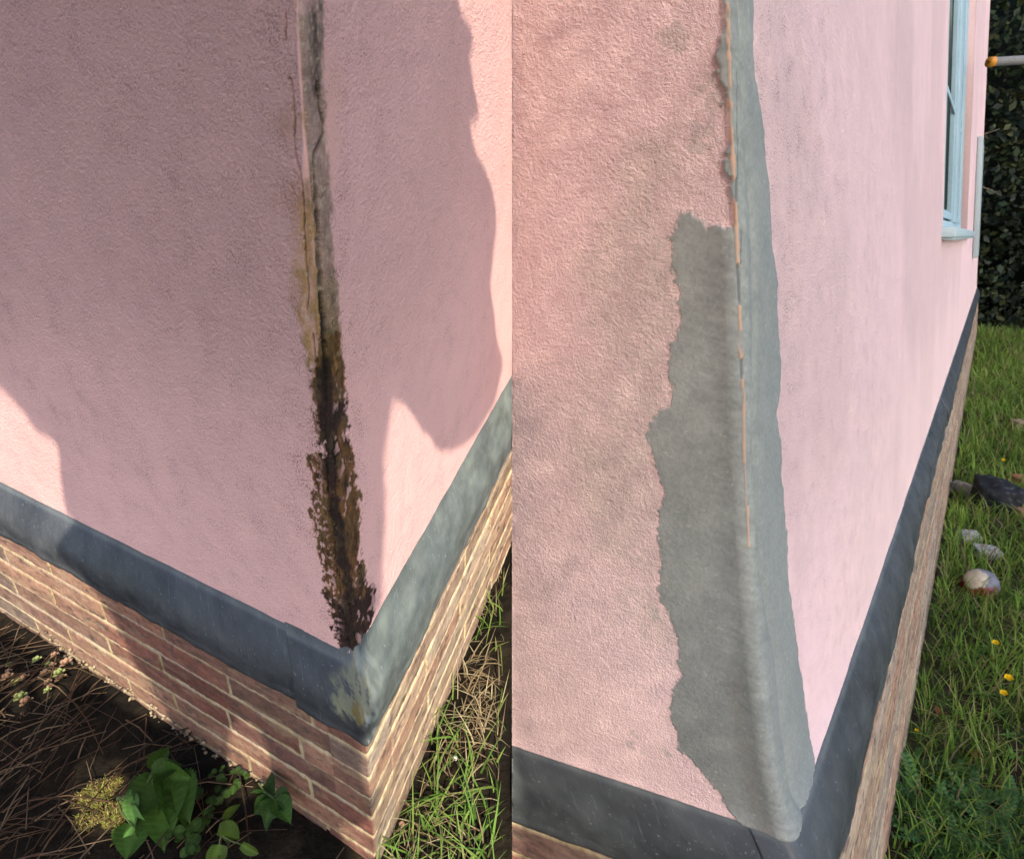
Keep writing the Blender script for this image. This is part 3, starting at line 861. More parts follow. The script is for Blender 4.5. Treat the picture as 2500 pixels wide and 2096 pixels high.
HOLES = [spoly([('a', [(569, 1764), (585, 1780), (602, 1808), (618, 1840), (629, 1869), (640, 1909), (620, 1918), (606, 1880), (590, 1849), (578, 1805)])]),
         spoly([('g', [(195, 1870), (235, 1850), (300, 1862), (318, 1930), (300, 2010), (250, 2040), (205, 1990), (180, 1930)])]),
         spoly([('g', [(28, 1650), (60, 1640), (75, 1700), (60, 1760), (28, 1750)])]),
         spoly([('g', [(92, 1665), (120, 1640), (200, 1620), (195, 1680), (130, 1700)])]),
         spoly([('g', [(330, 1940), (352, 1900), (360, 1980), (345, 2020)])])]

_c = HOLES[0].mean(0)
_ax = unit(HOLES[0][5] - HOLES[0][0]); _pp = np.array([-_ax[1], _ax[0]])
_r = HOLES[0] - _c
HOLES[0] = _c + (_r @ _ax)[:, None] * _ax * 1.06 + (_r @ _pp)[:, None] * _pp * 3.2
def leaf_cloud(name, inside, box, sizes, dist, colf, parent, mat, rg, rims=None):
    """leaf-sized faces scattered through a thick layer; a leaf is kept where its whole outline falls inside the crown"""
    V = []; Cc = []
    for (r, n, edge_only) in sizes:
        q = np.stack([rg.uniform(box[0], box[1], n), rg.uniform(box[2], box[3], n)], -1)
        if edge_only and rims is not None:      # small leaves only follow the outline of the crown
            A_ = np.concatenate([p for p in rims]); B_ = np.concatenate([np.roll(p, -1, 0) for p in rims])
            ln = np.hypot(*(B_ - A_).T); k = rg.choice(len(A_), n, p=ln / ln.sum())
            q = A_[k] + (B_[k] - A_[k]) * rg.uniform(0, 1, n)[:, None] + rg.uniform(-edge_only, edge_only, (n, 2))
        ok = inside(q)
        for k in range(8):
            an = k * math.pi / 4
            for f_ in ((1.0, 0.75, 0.5, 0.25) if r > 0.03 else (1.0, 0.5)):
                sel = np.nonzero(ok)[0]
                ok[sel] = inside(q[sel] + f_ * r * np.array([math.cos(an), math.sin(an)]))
        if edge_only:
            far_in = np.ones(n, bool)
            for k in range(8):
                an = k * math.pi / 4
                far_in &= inside(q + edge_only * np.array([math.cos(an), math.sin(an)]))
            ok &= ~far_in
        q = q[ok]; m = len(q)
        d = rg.uniform(dist[0], dist[1], m)
        P = CAM + q[:, :1] * E1 + q[:, 1:] * E2 + d[:, None] * SUN
        nrm = SUN + 0.9 * rg.normal(size=(m, 3)); nrm /= np.linalg.norm(nrm, axis=1, keepdims=True)
        t = np.cross(nrm, rg.normal(size=(m, 3))); t /= np.linalg.norm(t, axis=1, keepdims=True)
        b = np.cross(nrm, t)
        rr = r * rg.uniform(0.8, 1.0, m)[:, None]
        quad = np.stack([P + t * rr, P + b * rr * 0.62 + t * rr * 0.05, P - t * rr, P - b * rr * 0.62 + t * rr * 0.05], 1)
        V.append(quad.reshape(-1, 3))
        Cc.append(np.repeat(colf(m, rg), 4, 0))
    V = np.concatenate(V); Cc = np.concatenate(Cc)
    me = mesh_np(name, V, np.arange(len(V)).reshape(-1, 4), False)
    attr(me, 'col', Cc, 'FLOAT_COLOR')
    return new_obj(name, me, mat, parent)

def greens(m, rg):
    t = rg.uniform(0, 1, (m, 1))
    return np.array([0.030, 0.055, 0.016]) * (1 - t) + np.array([0.070, 0.115, 0.030]) * t

def tube_mesh(name, pts, rads, sides=8):
    pts = np.asarray(pts, float); V = []
    for k in range(len(pts)):
        d = unit(pts[min(k + 1, len(pts) - 1)] - pts[max(k - 1, 0)])
        x = np.cross(d, [0.31, 0.17, 0.93]); x = unit(x); y = np.cross(d, x)
        for j in range(sides):
            an = 2 * math.pi * j / sides
            V.append(pts[k] + rads[k] * (math.cos(an) * x + math.sin(an) * y))
    F = []
    for k in range(len(pts) - 1):
        for j in range(sides):
            F.append((k * sides + j, k * sides + (j + 1) % sides, (k + 1) * sides + (j + 1) % sides, (k + 1) * sides + j))
    return mesh_np(name, V, F)

def shade_tree(label, inside, box, sizes, dist, seed, trunk_q, ground_z, rad, rims=None):
    rg = np.random.default_rng(seed)
    dm = 0.5 * (dist[0] + dist[1])
    top = CAM + trunk_q[0] * E1 + trunk_q[1] * E2 + dm * SUN
    root = np.array([top[0] + 0.1, top[1] - 0.2, ground_z])
    o = empty('unseen_tree', root, label, 'tree')
    leaf_cloud('crown', inside, box, sizes, dist, greens, o, MAT_CROWN, rg, rims)
    me = tube_mesh('trunk', [root, root * 0.6 + top * 0.4 + [0.05, 0, 0], top * 0.8 + root * 0.2, top], [rad, rad * 0.8, rad * 0.6, rad * 0.3])
    attr(me, 'col', np.full((len(me.vertices), 3), 0.09), 'FLOAT_COLOR')
    new_obj('trunk', me, MAT_DRY, o)
    return o

def in_shade(q):
    r = inpoly(q, SHADE)
    for h in HOLES: r &= ~inpoly(q, h)
    return r
sb = [SHADE[:, 0].min(), min(SHADE[:, 0].max(), 0.372), SHADE[:, 1].min(), SHADE[:, 1].max()]
print('shade box', sb)
shade_tree('unseen small bushy tree behind the viewer with crown shaped to throw shadow over the cracked corner', in_shade, sb,
           [(0.05, 40000, 0), (0.022, 60000, 0.07), (0.009, 110000, 0.032), (0.005, 140000, 0.014)], (0.9, 1.3), 21, (-0.8, 0.3), -0.2, 0.03, [SHADE] + HOLES)
def added_canopy(label, x_lo, x_hi, seed, ground_z, rad):
    """added unseen crown dimming the right house: leaf gaps set so that a soft quarter of the sun comes through everywhere under it"""
    rg = np.random.default_rng(seed)
    V = []; n_s = max(4, int((x_hi - x_lo) / 0.06))
    xs = np.linspace(x_lo, x_hi, n_s + 1)
    def dist(x): return np.minimum(3.2 + (x - 0.376) * 4.2, 26.0)
    for k in range(n_s):
        xm = 0.5 * (xs[k] + xs[k + 1])
        y0, y1 = (-2.1 if xm < 6 else -1.0), 1.5 + 0.55 * xm
        r = 0.0036 * dist(xm) / 3.2
        tau = 1.60 + 1.45 * float(np.clip((xm - 0.62) / 0.25, 0, 1))  # leaf density tuned to dim the sun on the right house
        n = int((xs[k + 1] - xs[k]) * (y1 - y0) * tau / (0.75 * r * r))
        q = np.stack([rg.uniform(xs[k], xs[k + 1], n), rg.uniform(y0, y1, n)], -1)
        d = dist(q[:, 0]) + rg.uniform(0, 0.12 * dist(xm), n)
        P = CAM + q[:, :1] * E1 + q[:, 1:] * E2 + d[:, None] * SUN
        nrm = SUN + 0.8 * rg.normal(size=(n, 3)); nrm /= np.linalg.norm(nrm, axis=1, keepdims=True)
        t = np.cross(nrm, rg.normal(size=(n, 3))); t /= np.linalg.norm(t, axis=1, keepdims=True)
        b = np.cross(nrm, t)
        V.append(np.stack([P + t * r, P + b * r * 0.62, P - t * r, P - b * r * 0.62], 1).reshape(-1, 3))
    V = np.concatenate(V)
    xm = 0.5 * (x_lo + x_hi)
    top = CAM + xm * E1 + 0.4 * E2 + (dist(xm) + 0.1) * SUN
    root = np.array([top[0] + 0.2, top[1] - 0.3, ground_z])
    o = empty('unseen_tree', root, label, 'tree')  # tree added out of view to filter the sunlight
    me = mesh_np('crown', V, np.arange(len(V)).reshape(-1, 4), False)
    attr(me, 'col', np.repeat(greens(len(V) // 4, rg), 4, 0), 'FLOAT_COLOR')
    new_obj('crown', me, MAT_CROWN, o)
    me = tube_mesh('trunk', [root, root * 0.6 + top * 0.4, top * 0.8 + root * 0.2, top], [rad, rad * 0.8, rad * 0.6, rad * 0.3])
    attr(me, 'col', np.full((len(me.vertices), 3), 0.09), 'FLOAT_COLOR')
    new_obj('trunk', me, MAT_DRY, o)
added_canopy('added unseen airy tree behind the viewer dimming sun on the repaired corner', 0.3765, 1.6, 31, -1.3, 0.06)
added_canopy('added unseen airy tree behind the viewer shading the grass beside the repaired house', 1.6, 6.0, 32, -2.0, 0.15)
added_canopy('added unseen broad tree behind the viewer shading the far lawn', 6.0, 20.0, 33, -3.0, 0.3)

# ------------------------------------------------------------------ window, meter cabinet
def boxes_local(f, name, lst, mat, parent, colour, bev=0.0):
    """boxes given as (a0, a1, b0, b1, h0, h1) in house coordinates, joined in one mesh"""
    V = []; F = []
    for (a0, a1, b0, b1, h0, h1) in lst:
        n = len(V)
        for a in (a0, a1):
            for b in (b0, b1):
                for h in (h0, h1):
                    V.append((a, b, h))
        F += [(n, n + 1, n + 3, n + 2), (n + 4, n + 6, n + 7, n + 5), (n, n + 4, n + 5, n + 1), (n + 2, n + 3, n + 7, n + 6), (n, n + 2, n + 6, n + 4), (n + 1, n + 5, n + 7, n + 3)]
    V = np.array(V)
    P = f.world(V[:, 0], V[:, 1], V[:, 2])
    me = mesh_np(name, P, F, False)
    attr(me, 'col', np.broadcast_to(np.array(colour, float), (len(V), 3)), 'FLOAT_COLOR')
    o = new_obj(name, me, mat, parent)
    if bev:
        md = o.modifiers.new('bevel', 'BEVEL'); md.width = bev; md.segments = 2; md.limit_method = 'ANGLE'
    return o
BLUE = (0.36, 0.50, 0.56)
wb0, wb1, wh0, wh1, rd = WB0, WB1, WH0, 4.2, 0.05
win = boxes_local(R, 'window', [(rd, rd + 0.03, wb0 + 0.05, wb0 + 0.95, wh0, wh1), (rd, rd + 0.03, wb1 - 0.36, wb1, wh0, wh1), (rd, rd + 0.03, wb0 + 0.95, wb1 - 0.36, wh0, wh0 + 0.06),
                                (rd, rd + 0.03, wb0 + 0.95, wb1 - 0.36, wh1 - 0.06, wh1)], MAT_PAINT, house_r, BLUE, 0.004)
win['label'] = 'pale blue timber window set back in the pink wall'
wmid = 0.5 * (wb0 + wb1) + 0.55
boxes_local(R, 'mullion', [(rd - 0.012, rd + 0.028, wmid - 0.22, wmid + 0.22, wh0 + 0.06, wh1 - 0.06)], MAT_PAINT, win, BLUE, 0.004)
for (p0, p1) in ((wb0 + 0.95, wmid - 0.22), (wmid + 0.22, wb1 - 0.36)):
    w_ = p1 - p0
    cs = boxes_local(R, 'casement', [(rd + 0.004, rd + 0.024, p0 + 0.02, p0 + 0.10 * w_, wh0 + 0.075, wh1 - 0.07), (rd + 0.004, rd + 0.024, p1 - 0.12 * w_, p1 - 0.02, wh0 + 0.075, wh1 - 0.07),
                                     (rd + 0.002, rd + 0.022, p0 + 0.10 * w_, p1 - 0.12 * w_, wh0 + 0.075, wh0 + 0.125),
                                     (rd + 0.002, rd + 0.022, p0 + 0.10 * w_, p1 - 0.12 * w_, wh0 + 0.80, wh0 + 0.835)], MAT_PAINT, win, BLUE, 0.003)
    boxes_local(R, 'pane', [(rd + 0.007, rd + 0.011, p0 + 0.09 * w_, p1 - 0.11 * w_, wh0 + 0.11, wh1 - 0.10)], MAT_GLASS, win, (0.05, 0.07, 0.065))
boxes_local(R, 'sill', [(-0.060, rd - 0.002, wb0 - 0.10, wb1 + 0.12, wh0 - 0.045, wh0 + 0.003), (-0.048, 0.0, wb0 - 0.06, wb1 + 0.1, wh0 - 0.06, wh0 - 0.0455)], MAT_PAINT, win, (0.40, 0.50, 0.52), 0.004)
# reveal of the opening and a panel coloured near-black as the unlit room behind it
boxes_local(R, 'window_reveal', [(0.001, 0.14, wb1, wb1 + 0.16, wh0 - 0.1, 4.4), (0.001, 0.14, wb0 - 0.16, wb0, wh0 - 0.1, 4.4), (0.001, 0.14, wb0, wb1, wh1 + 0.004, 4.4), (0.001, 0.14, wb0, wb1, wh0 - 0.1, wh0 - 0.062)],
            MAT_PAINT, house_r, (0.60, 0.40, 0.38))
boxes_local(R, 'room_backing', [(0.16, 0.2, wb0 - 0.3, wb1 + 0.3, wh0 - 0.2, 4.4)], MAT_PLAIN, house_r, (0.03, 0.03, 0.03))
cb0, ch0 = R.onB((2381, 612), -0.02); ch1 = R.onB((2394, 330), -0.02)[1]
cb0 = min(cb0, 9.0)
cab = boxes_local(R, 'meter_cabinet', [(-0.055, -0.004, cb0, cb0 + 1.0, 0.62, 2.0)], MAT_PAINT, house_r, (0.36, 0.42, 0.42), 0.01)
cab['label'] = 'pale grey green wall cabinet beyond the window'
# far end and back of both houses, so that they stay solid from the side
def quad_wall(f, name, pts, colour, parent):
    P = np.array([f.world(*p) for p in pts])
    me = mesh_np(name, P, [(0, 1, 2, 3)], False)
    attr(me, 'col', np.broadcast_to(np.array(colour, float), (4, 3)), 'FLOAT_COLOR')
    return new_obj(name, me, MAT_PAINT, parent)
quad_wall(R, 'gable_wall', [(0, 12.99, -0.9), (2.5, 12.99, -0.9), (2.5, 12.99, 5.0), (0, 12.99, 5.0)], (0.6, 0.42, 0.40), house_r)
_b0 = L.world(0, 0.78, 0.9); _b0[0] = -0.0015
e0 = [L.onB((1249.5, y)) for y in (-500, 940)]
Pe = np.array([L.world(0, e0[0][0], e0[0][1]), L.world(0, e0[1][0], e0[1][1])])
Pq = np.array([Pe[0], Pe[1], Pe[1] + [0, 0.5, 0], Pe[0] + [0, 0.5, 0]]); Pq[:, 0] = -0.002
me = mesh_np('return_wall', Pq, [(0, 1, 2, 3)], False)
attr(me, 'col', np.broadcast_to(PINK, (4, 3)), 'FLOAT_COLOR')
new_obj('return_wall', me, MAT_PAINT, house_l)
# the drop at the edge of the upper ground
Pt = np.array([(-0.001, -0.6, 0.45), (-0.001, 1.3, 0.0), (-0.001, 1.3, -1.6), (-0.001, -0.6, -1.6)])
i0 = [L.onH((1249.9, y), -0.60) for y in (1400, 2600)]
q0 = L.world(i0[0][0], i0[0][1], -0.60); q1 = L.world(i0[1][0], i0[1][1], -0.60)
dv = (q1 - q0) / (q1 - q0)[1]
ya, yb = -0.25, 1.35
Pt = np.array([q0 + dv * (ya - q0[1]), q0 + dv * (yb - q0[1])])
Pt = np.array([Pt[0], Pt[1], Pt[1] - [0, 0, 1.3], Pt[0] - [0, 0, 1.3]]); Pt[:, 0] = -0.001
me = mesh_np('ground_step', Pt, [(0, 1, 2, 3)], False)
attr(me, 'col', np.broadcast_to(np.array((0.05, 0.04, 0.03)), (4, 3)), 'FLOAT_COLOR')
new_obj('ground_step', me, MAT_SOIL)['kind'] = 'structure'

# ------------------------------------------------------------------ plants
UPL = unit(np.cross(L.A, L.B)); UPL = UPL * np.sign(UPL[2])
UPR = unit(np.cross(R.A, R.B)); UPR = UPR * np.sign(UPR[2])
def gpt(f, p, lift=0.0):
    h = -0.9 if f is R else -0.56
    for _ in range(3):
        a, b = f.onH(p, h)
        h = float((hgr if f is R else hgl)(np.array([a]), np.array([b]))[0])
    return f.world(a, b, h + lift)
def depth_of(P):
    return float(-(RW.T @ (np.asarray(P) - CAM))[2])
def px2m(P, px):
    return px * depth_of(P) / FPX

def blades(P, up, length, width, bend, colr, rg, droop=1.0, xmax=None):
    """n grass blades as curved tapering ribbons"""
    n = len(P)
    ph = rg.uniform(0, 2 * math.pi, n)
    x = unit(np.cross(up, [0.3, 0.9, 0.1])); y = np.cross(up, x)
    d = np.cos(ph)[:, None] * x + np.sin(ph)[:, None] * y
    sd = -np.sin(ph)[:, None] * x + np.cos(ph)[:, None] * y
    rows = []
    for t in (0.0, 0.3, 0.6, 0.85, 1.0):
        c = P + up * (length * (t - 0.45 * bend * droop * t * t))[:, None] + d * (length * bend * t ** 1.6)[:, None]
        wv = sd * (width * (1 - t ** 1.5) * 0.5 + 0.00006)[:, None]
        rows += [c - wv, c + wv]
    V = np.stack(rows, 1)                       # n, 10, 3
    if xmax is not None:
        k_ = V[..., 0].max(1) < xmax
        V = V[k_]; colr = colr[k_]; n = len(V)
    base = (np.arange(n) * 10)[:, None]
    F = np.concatenate([base + np.array([2 * k, 2 * k + 1, 2 * k + 3, 2 * k + 2]) for k in range(4)], 0)
    return V.reshape(-1, 3), F, np.repeat(colr, 10, 0)

def join(parts):
    V = []; F = []; C_ = []; n = 0
    for v, f_, c in parts:
        V.append(v); F.append(np.asarray(f_) + n); C_.append(c); n += len(v)
    return np.concatenate(V), np.concatenate(F), np.concatenate(C_)

def mixcol(n, stops, rg):
    k = rg.integers(0, len(stops), n)
    return np.array(stops)[k] * rg.uniform(0.75, 1.25, (n, 1))

GREEN = [(0.085, 0.165, 0.024), (0.115, 0.205, 0.034), (0.065, 0.130, 0.022), (0.150, 0.215, 0.045), (0.17, 0.19, 0.06)]
STRAW = [(0.26, 0.20, 0.11), (0.20, 0.15, 0.085), (0.30, 0.25, 0.15), (0.15, 0.10, 0.06)]
def stuff(name, parts, mat, label, cat):
    V, F, C_ = join(parts)
    me = mesh_np(name, V, F)
    attr(me, 'col', C_, 'FLOAT_COLOR')
    o = new_obj(name, me, mat)
    tag(o, label, cat, kind='stuff')
    return o
def sample_ground(f, a, b):
    h = (hgr if f is R else hgl)(a, b)
    return f.world(a, b, h)

rg = np.random.default_rng(101)
# lawn beside the repaired house
n = 25000
b = -0.9 + 14.5 * rg.uniform(0, 1, n) ** 2.3
a = -DR - 0.012 - np.where(rg.uniform(size=n) < 0.75, rg.uniform(0, 0.75, n), rg.uniform(0, 2.5, n))
clump = fbm(a * 6, b * 6, 7, 3)
thin = (clump > -0.42) & ~((b < 0.75) & (a > -0.33) & (fbm(a * 9, b * 9, 15, 2) < -0.12))
a, b, clump = a[thin], b[thin], clump[thin]; n = len(a)
dep = np.clip(b, 0, 20)
ln = (0.055 + 0.085 * rg.uniform(0, 1, n) ** 1.5 + 0.05 * np.clip(clump, 0, 1)) * R.K * (1 + 0.10 * dep)
wd = 0.0042 * R.K * (1 + 0.28 * dep) * rg.uniform(0.6, 1.4, n)
colr = mixcol(n, GREEN, rg) * np.array([1.35, 1.30, 1.1]) * (1 + 0.5 * fbm(a * 3, b * 2, 9, 3))[:, None]
dry = rg.uniform(size=n) < 0.08
colr[dry] = mixcol(dry.sum(), STRAW, rg)
stuff('grass', [blades(sample_ground(R, a, b), unit(UPR * 0.8 + R.V * 0.2), ln, wd, rg.uniform(0.2, 1.1, n), colr, rg, 1.1)], MAT_LEAF,
      'uncut green grass growing beside the repaired house', 'grass')
# sunlit strip of dry grass by the cracked house
n = 4200
b = rg.uniform(-0.75, 1.02, n); a = -DL - 0.006 - rg.uniform(0, 0.62, n) ** 1.0
P = sample_ground(L, a, b); ok = P[:, 0] < -0.016
a, b, P = a[ok], b[ok], P[ok]; n = len(a)
pat = fbm(a * 7, b * 7, 19, 3)
gr = pat + rg.uniform(-0.35, 0.35, n) > 0.02
colr = np.where(gr[:, None], mixcol(n, GREEN, rg), mixcol(n, STRAW, rg))
ln = np.where(gr, rg.uniform(0.05, 0.15, n), rg.uniform(0.03, 0.10, n)) * L.K
parts = [blades(P, unit(UPL + 0.15 * rg.normal(size=3)), ln, np.where(gr, 0.0058, 0.0038) * L.K * rg.uniform(0.5, 1.2, n), np.where(gr, rg.uniform(0.3, 1.2, n), rg.uniform(0.7, 1.5, n)), colr, rg, 1.0, -0.002)]
stuff('dry_grass', parts, MAT_LEAF, 'sunlit tangle of straw and green grass along the cracked house', 'grass')

def sticks(P, dirs, length, rad, colr):
    """straight-ish dry stems as slim three-sided prisms with a bend"""
    n = len(P)
    s1 = np.cross(dirs, [0.2, 0.1, 0.97]); s1 /= np.linalg.norm(s1, axis=1, keepdims=True)
    s2 = np.cross(dirs, s1)
    rows = []
    for t, bow in ((0, 0), (0.5, 1), (1, 0)):
        c = P + dirs * (length * t)[:, None] + s2 * (length * 0.10 * bow * np.sign(s2[:, 2]))[:, None]
        for k in range(3):
            an = k * 2.0944
            rows.append(c + (math.cos(an) * s1 + math.sin(an) * s2) * rad[:, None])
    V = np.stack(rows, 1)
    base = (np.arange(n) * 9)[:, None]
    F = np.concatenate([base + np.array([3 * r + k, 3 * r + (k + 1) % 3, 3 * r + 3 + (k + 1) % 3, 3 * r + 3 + k]) for r in range(2) for k in range(3)], 0)
    return V.reshape(-1, 3), F, np.repeat(colr, 9, 0)

n = 1000
a = rg.uniform(0.02, 1.5, n); b = -DL - 0.02 - rg.uniform(0, 0.9, n)
keepm = rg.uniform(size=n) < np.clip(0.25 + 1.1 * (a - 0.25), 0.05, 1.0)
a, b = a[keepm], b[keepm]; n = len(a)
P = sample_ground(L, a, b) + UPL * rg.uniform(0, 0.018, n)[:, None]
th = rg.normal(1.1, 0.75, n)
x = unit(np.cross(UPL, [0.1, 1, 0])); y = np.cross(UPL, x)
d = np.cos(th)[:, None] * x + np.sin(th)[:, None] * y + UPL * rg.normal(0.10, 0.16, n)[:, None]
d /= np.linalg.norm(d, axis=1, keepdims=True)
ln = rg.uniform(0.05, 0.32, n) ** 1.0 * L.K * 0.9
P = P - d * (ln * 0.5)[:, None]
stuff('straw_litter', [sticks(P, d, ln, rg.uniform(0.0009, 0.0026, n) * L.K, mixcol(n, [(0.065, 0.034, 0.019), (0.095, 0.056, 0.032), (0.035, 0.02, 0.012), (0.13, 0.088, 0.054)], rg))], MAT_DRY,
      'heap of brown dead stems lying on dark soil below the cracked wall', 'dead stems')

# leaf shapes -------------------------------------------------------
def leaf(base, d, nrm, length, width, serr=0, shape='ovate', cup=0.15, sag=0.25, rows=14):
    if serr and rows == 14: rows = 30
    """one leaf blade with a folded midrib and toothed edge"""
    d = unit(d); s_ = unit(np.cross(nrm, d)); nn = np.cross(d, s_)
    V = []; F = []
    for k in range(rows + 1):
        t = k / rows
        if shape == 'ovate': w = math.sin(math.pi * min(1, (t + 0.04) ** 0.62)) ** 0.9 if t < 1 else 0.0
        elif shape == 'heart': w = (1 - t) ** 0.62 * (0.55 + 1.3 * t) if t > 0.0 else 0.55
        elif shape == 'round': w = math.sqrt(max(0.0, 1 - (2 * t - 1) ** 2))
        else: w = math.sin(math.pi * t) ** 0.7
        if serr and 0 < k < rows: w *= 1 + (0.07 if k % 2 else -0.07)
        w = max(w, 0.015) * width * 0.5
        c = base + d * length * t - nn * length * sag * t * t
        fwd = d * (length / rows * (0.9 if (serr and k % 2) else 0.0))
        for j, xx in enumerate((-1.0, -0.5, 0.0, 0.5, 1.0)):
            V.append(c + s_ * w * xx + nn * (abs(xx) * cup * w * 2 - 0.25 * cup * w * (1 if j == 2 else 0)) - (fwd if abs(xx) == 1 else 0))
    for k in range(rows):
        for j in range(4):
            F.append((k * 5 + j, k * 5 + j + 1, k * 5 + 6 + j, k * 5 + 5 + j))
    return np.array(V), np.array(F)

def part_mesh(name, vf, colour, mat, parent, rg_, var=0.15, label=None):
    v, f_ = vf
    me = mesh_np(name, v, f_)
    c = np.broadcast_to(np.array(colour, float) * rg_.uniform(1 - var, 1 + var), (len(v), 3)).copy()
    if len(v) % 5 == 0:
        k = np.arange(len(v)); c *= np.where(k % 5 == 2, 1.45, np.where((k // 5) % 4 == 0, 1.22, 0.92))[:, None]
    attr(me, 'col', c, 'FLOAT_COLOR')
    o = new_obj(name, me, mat, parent)
    if label: o['label'] = label
    return o

def stem_part(name, p0, p1, r0, parent, colour=(0.10, 0.14, 0.05), bow=0.1, mat=None):
    p0 = np.asarray(p0); p1 = np.asarray(p1)
    m = 0.5 * (p0 + p1) + unit(np.cross(p1 - p0, [0.3, 0.2, 0.9])) * np.linalg.norm(p1 - p0) * bow
    me = tube_mesh(name, [p0, 0.6 * m + 0.2 * p0 + 0.2 * p1, p1], [r0, r0 * 0.8, r0 * 0.5], 6)
    attr(me, 'col', np.full((len(me.vertices), 3), colour), 'FLOAT_COLOR')
    return new_obj(name, me, mat or MAT_LEAF, parent)

def facing(P):
    return unit(CAM - P)

def leafy(name, label, cat, root_px, f, leaves, serr, shape, colour, group=None, stem_h=0.05, seed=0, cup=0.15):
    """plant whose leaves are given by picture position of base and tip plus a width, raised above the ground"""
    rg_ = np.random.default_rng(seed)
    up = UPR if f is R else UPL
    root = gpt(f, root_px)
    o = empty(name, root, label, cat, group)
    top = root + up * stem_h
    stem_part('stem', root - up * 0.01, top, px2m(root, 4), o)
    for (bp, tp, wpx, lift) in leaves:
        h = (-0.9 if f is R else -0.56) + lift
        a0, b0 = f.onH(bp, h); a1, b1 = f.onH(tp, h - 0.02)
        B = f.world(a0, b0, h); T = f.world(a1, b1, h - 0.02)
        ln_ = np.linalg.norm(T - B)
        nrm = unit(0.55 * facing(B) + 0.45 * up + 0.42 * rg_.normal(size=3))
        part_mesh('leaf', leaf(B, T - B, nrm, ln_ * 1.03, px2m(B, wpx), serr, shape, cup, 0.12), colour, MAT_LEAF, o, rg_, 0.38)
        stem_part('stalk', top, B, px2m(root, 2.2), o)
    return o
NET = (0.032, 0.072, 0.011)
# big nettle on the left: drooping toothed leaves
leafy('nettle', 'largest dark green nettle with broad drooping leaves below the cracked wall', 'nettle', (395, 1960), L,
      [((390, 1880), (470, 1905), 62, 0.13), ((385, 1890), (345, 1995), 84, 0.11), ((395, 1895), (425, 2015), 84, 0.12), ((372, 1880), (412, 1815), 44, 0.14),
       ((430, 1895), (462, 2005), 80, 0.10), ((362, 1930), (340, 2050), 80, 0.07), ((400, 1960), (398, 2075), 84, 0.06), ((330, 2010), (306, 2100), 80, 0.05), ((372, 1890), (446, 1862), 52, 0.15),
       ((440, 1960), (470, 2060), 70, 0.05), ((350, 1900), (325, 1950), 46, 0.10)],
      1, 'ovate', NET, stem_h=0.05, seed=3, cup=0.38)
leafy('nettle', 'bright sunlit nettle sprig with crinkled pale leaves left of the large nettle', 'nettle', (325, 1985), L,
      [((322, 1938), (326, 2020), 38, 0.12), ((330, 1965), (350, 2005), 18, 0.12), ((318, 1945), (318, 1908), 18, 0.12), ((322, 2015), (300, 2048), 22, 0.11)],
      1, 'ovate', (0.09, 0.20, 0.045), stem_h=0.05, seed=4, cup=0.3)
leafy('nettle', 'nettle with jagged leaves pressed against the brickwork near the house corner', 'nettle', (665, 1960), L,
      [((668, 1945), (655, 1880), 55, 0.13), ((668, 1948), (715, 1955), 55, 0.13), ((668, 1950), (648, 2010), 60, 0.13), ((672, 1950), (712, 2008), 52, 0.13), ((662, 1945), (618, 1990), 50, 0.12), ((670, 1950), (645, 2030), 40, 0.11), ((660, 1940), (612, 1925), 36, 0.12)],
      1, 'ovate', (0.024, 0.060, 0.010), stem_h=0.06, seed=5, cup=0.25)
leafy('vine_seedling', 'young plant with lobed yellow green leaf at the bottom between two nettles', 'plant', (560, 2060), L,
      [((530, 2035), (585, 2040), 95, 0.08), ((555, 2000), (580, 1958), 46, 0.09), ((535, 2060), (520, 2110), 60, 0.06), ((590, 2060), (628, 2085), 30, 0.06)],
      1, 'heart', (0.042, 0.072, 0.010), stem_h=0.03, seed=6, cup=0.2)
rgs = np.random.default_rng(55)
small = [(495, 1935, 34), (530, 1900, 16), (545, 1925, 22), (585, 1935, 26), (560, 1965, 24), (535, 1985, 28), (515, 2010, 22), (470, 1960, 22), (455, 1905, 14), (590, 1905, 18), (500, 2050, 46), (480, 2085, 30), (440, 2050, 30), (605, 1910, 14), (560, 1900, 12)]
for k, (px_, py_, sz) in enumerate(small):
    root = gpt(L, (px_, py_))
    o = empty('ground_ivy', root, 'small round leaved dark green weed in the shade between the nettles', 'weed', 'round leaved weeds below the cracked wall')
    for j in range(3):
        dd = unit(facing(root) * 0.2 + rgs.normal(size=3) * np.array([1, 1, 0.2]))
        dd = dd - UPL * (dd @ UPL) * 0.8
        B = root + UPL * rgs.uniform(0.012, 0.03)
        part_mesh('leaf', leaf(B, dd, unit(UPL + 0.5 * facing(B)), px2m(B, sz * rgs.uniform(0.7, 1.0)), px2m(B, sz * rgs.uniform(0.6, 0.9)), 0, 'round', 0.12, 0.1, 8), (0.028, 0.055, 0.010), MAT_LEAF, o, rgs, 0.3)
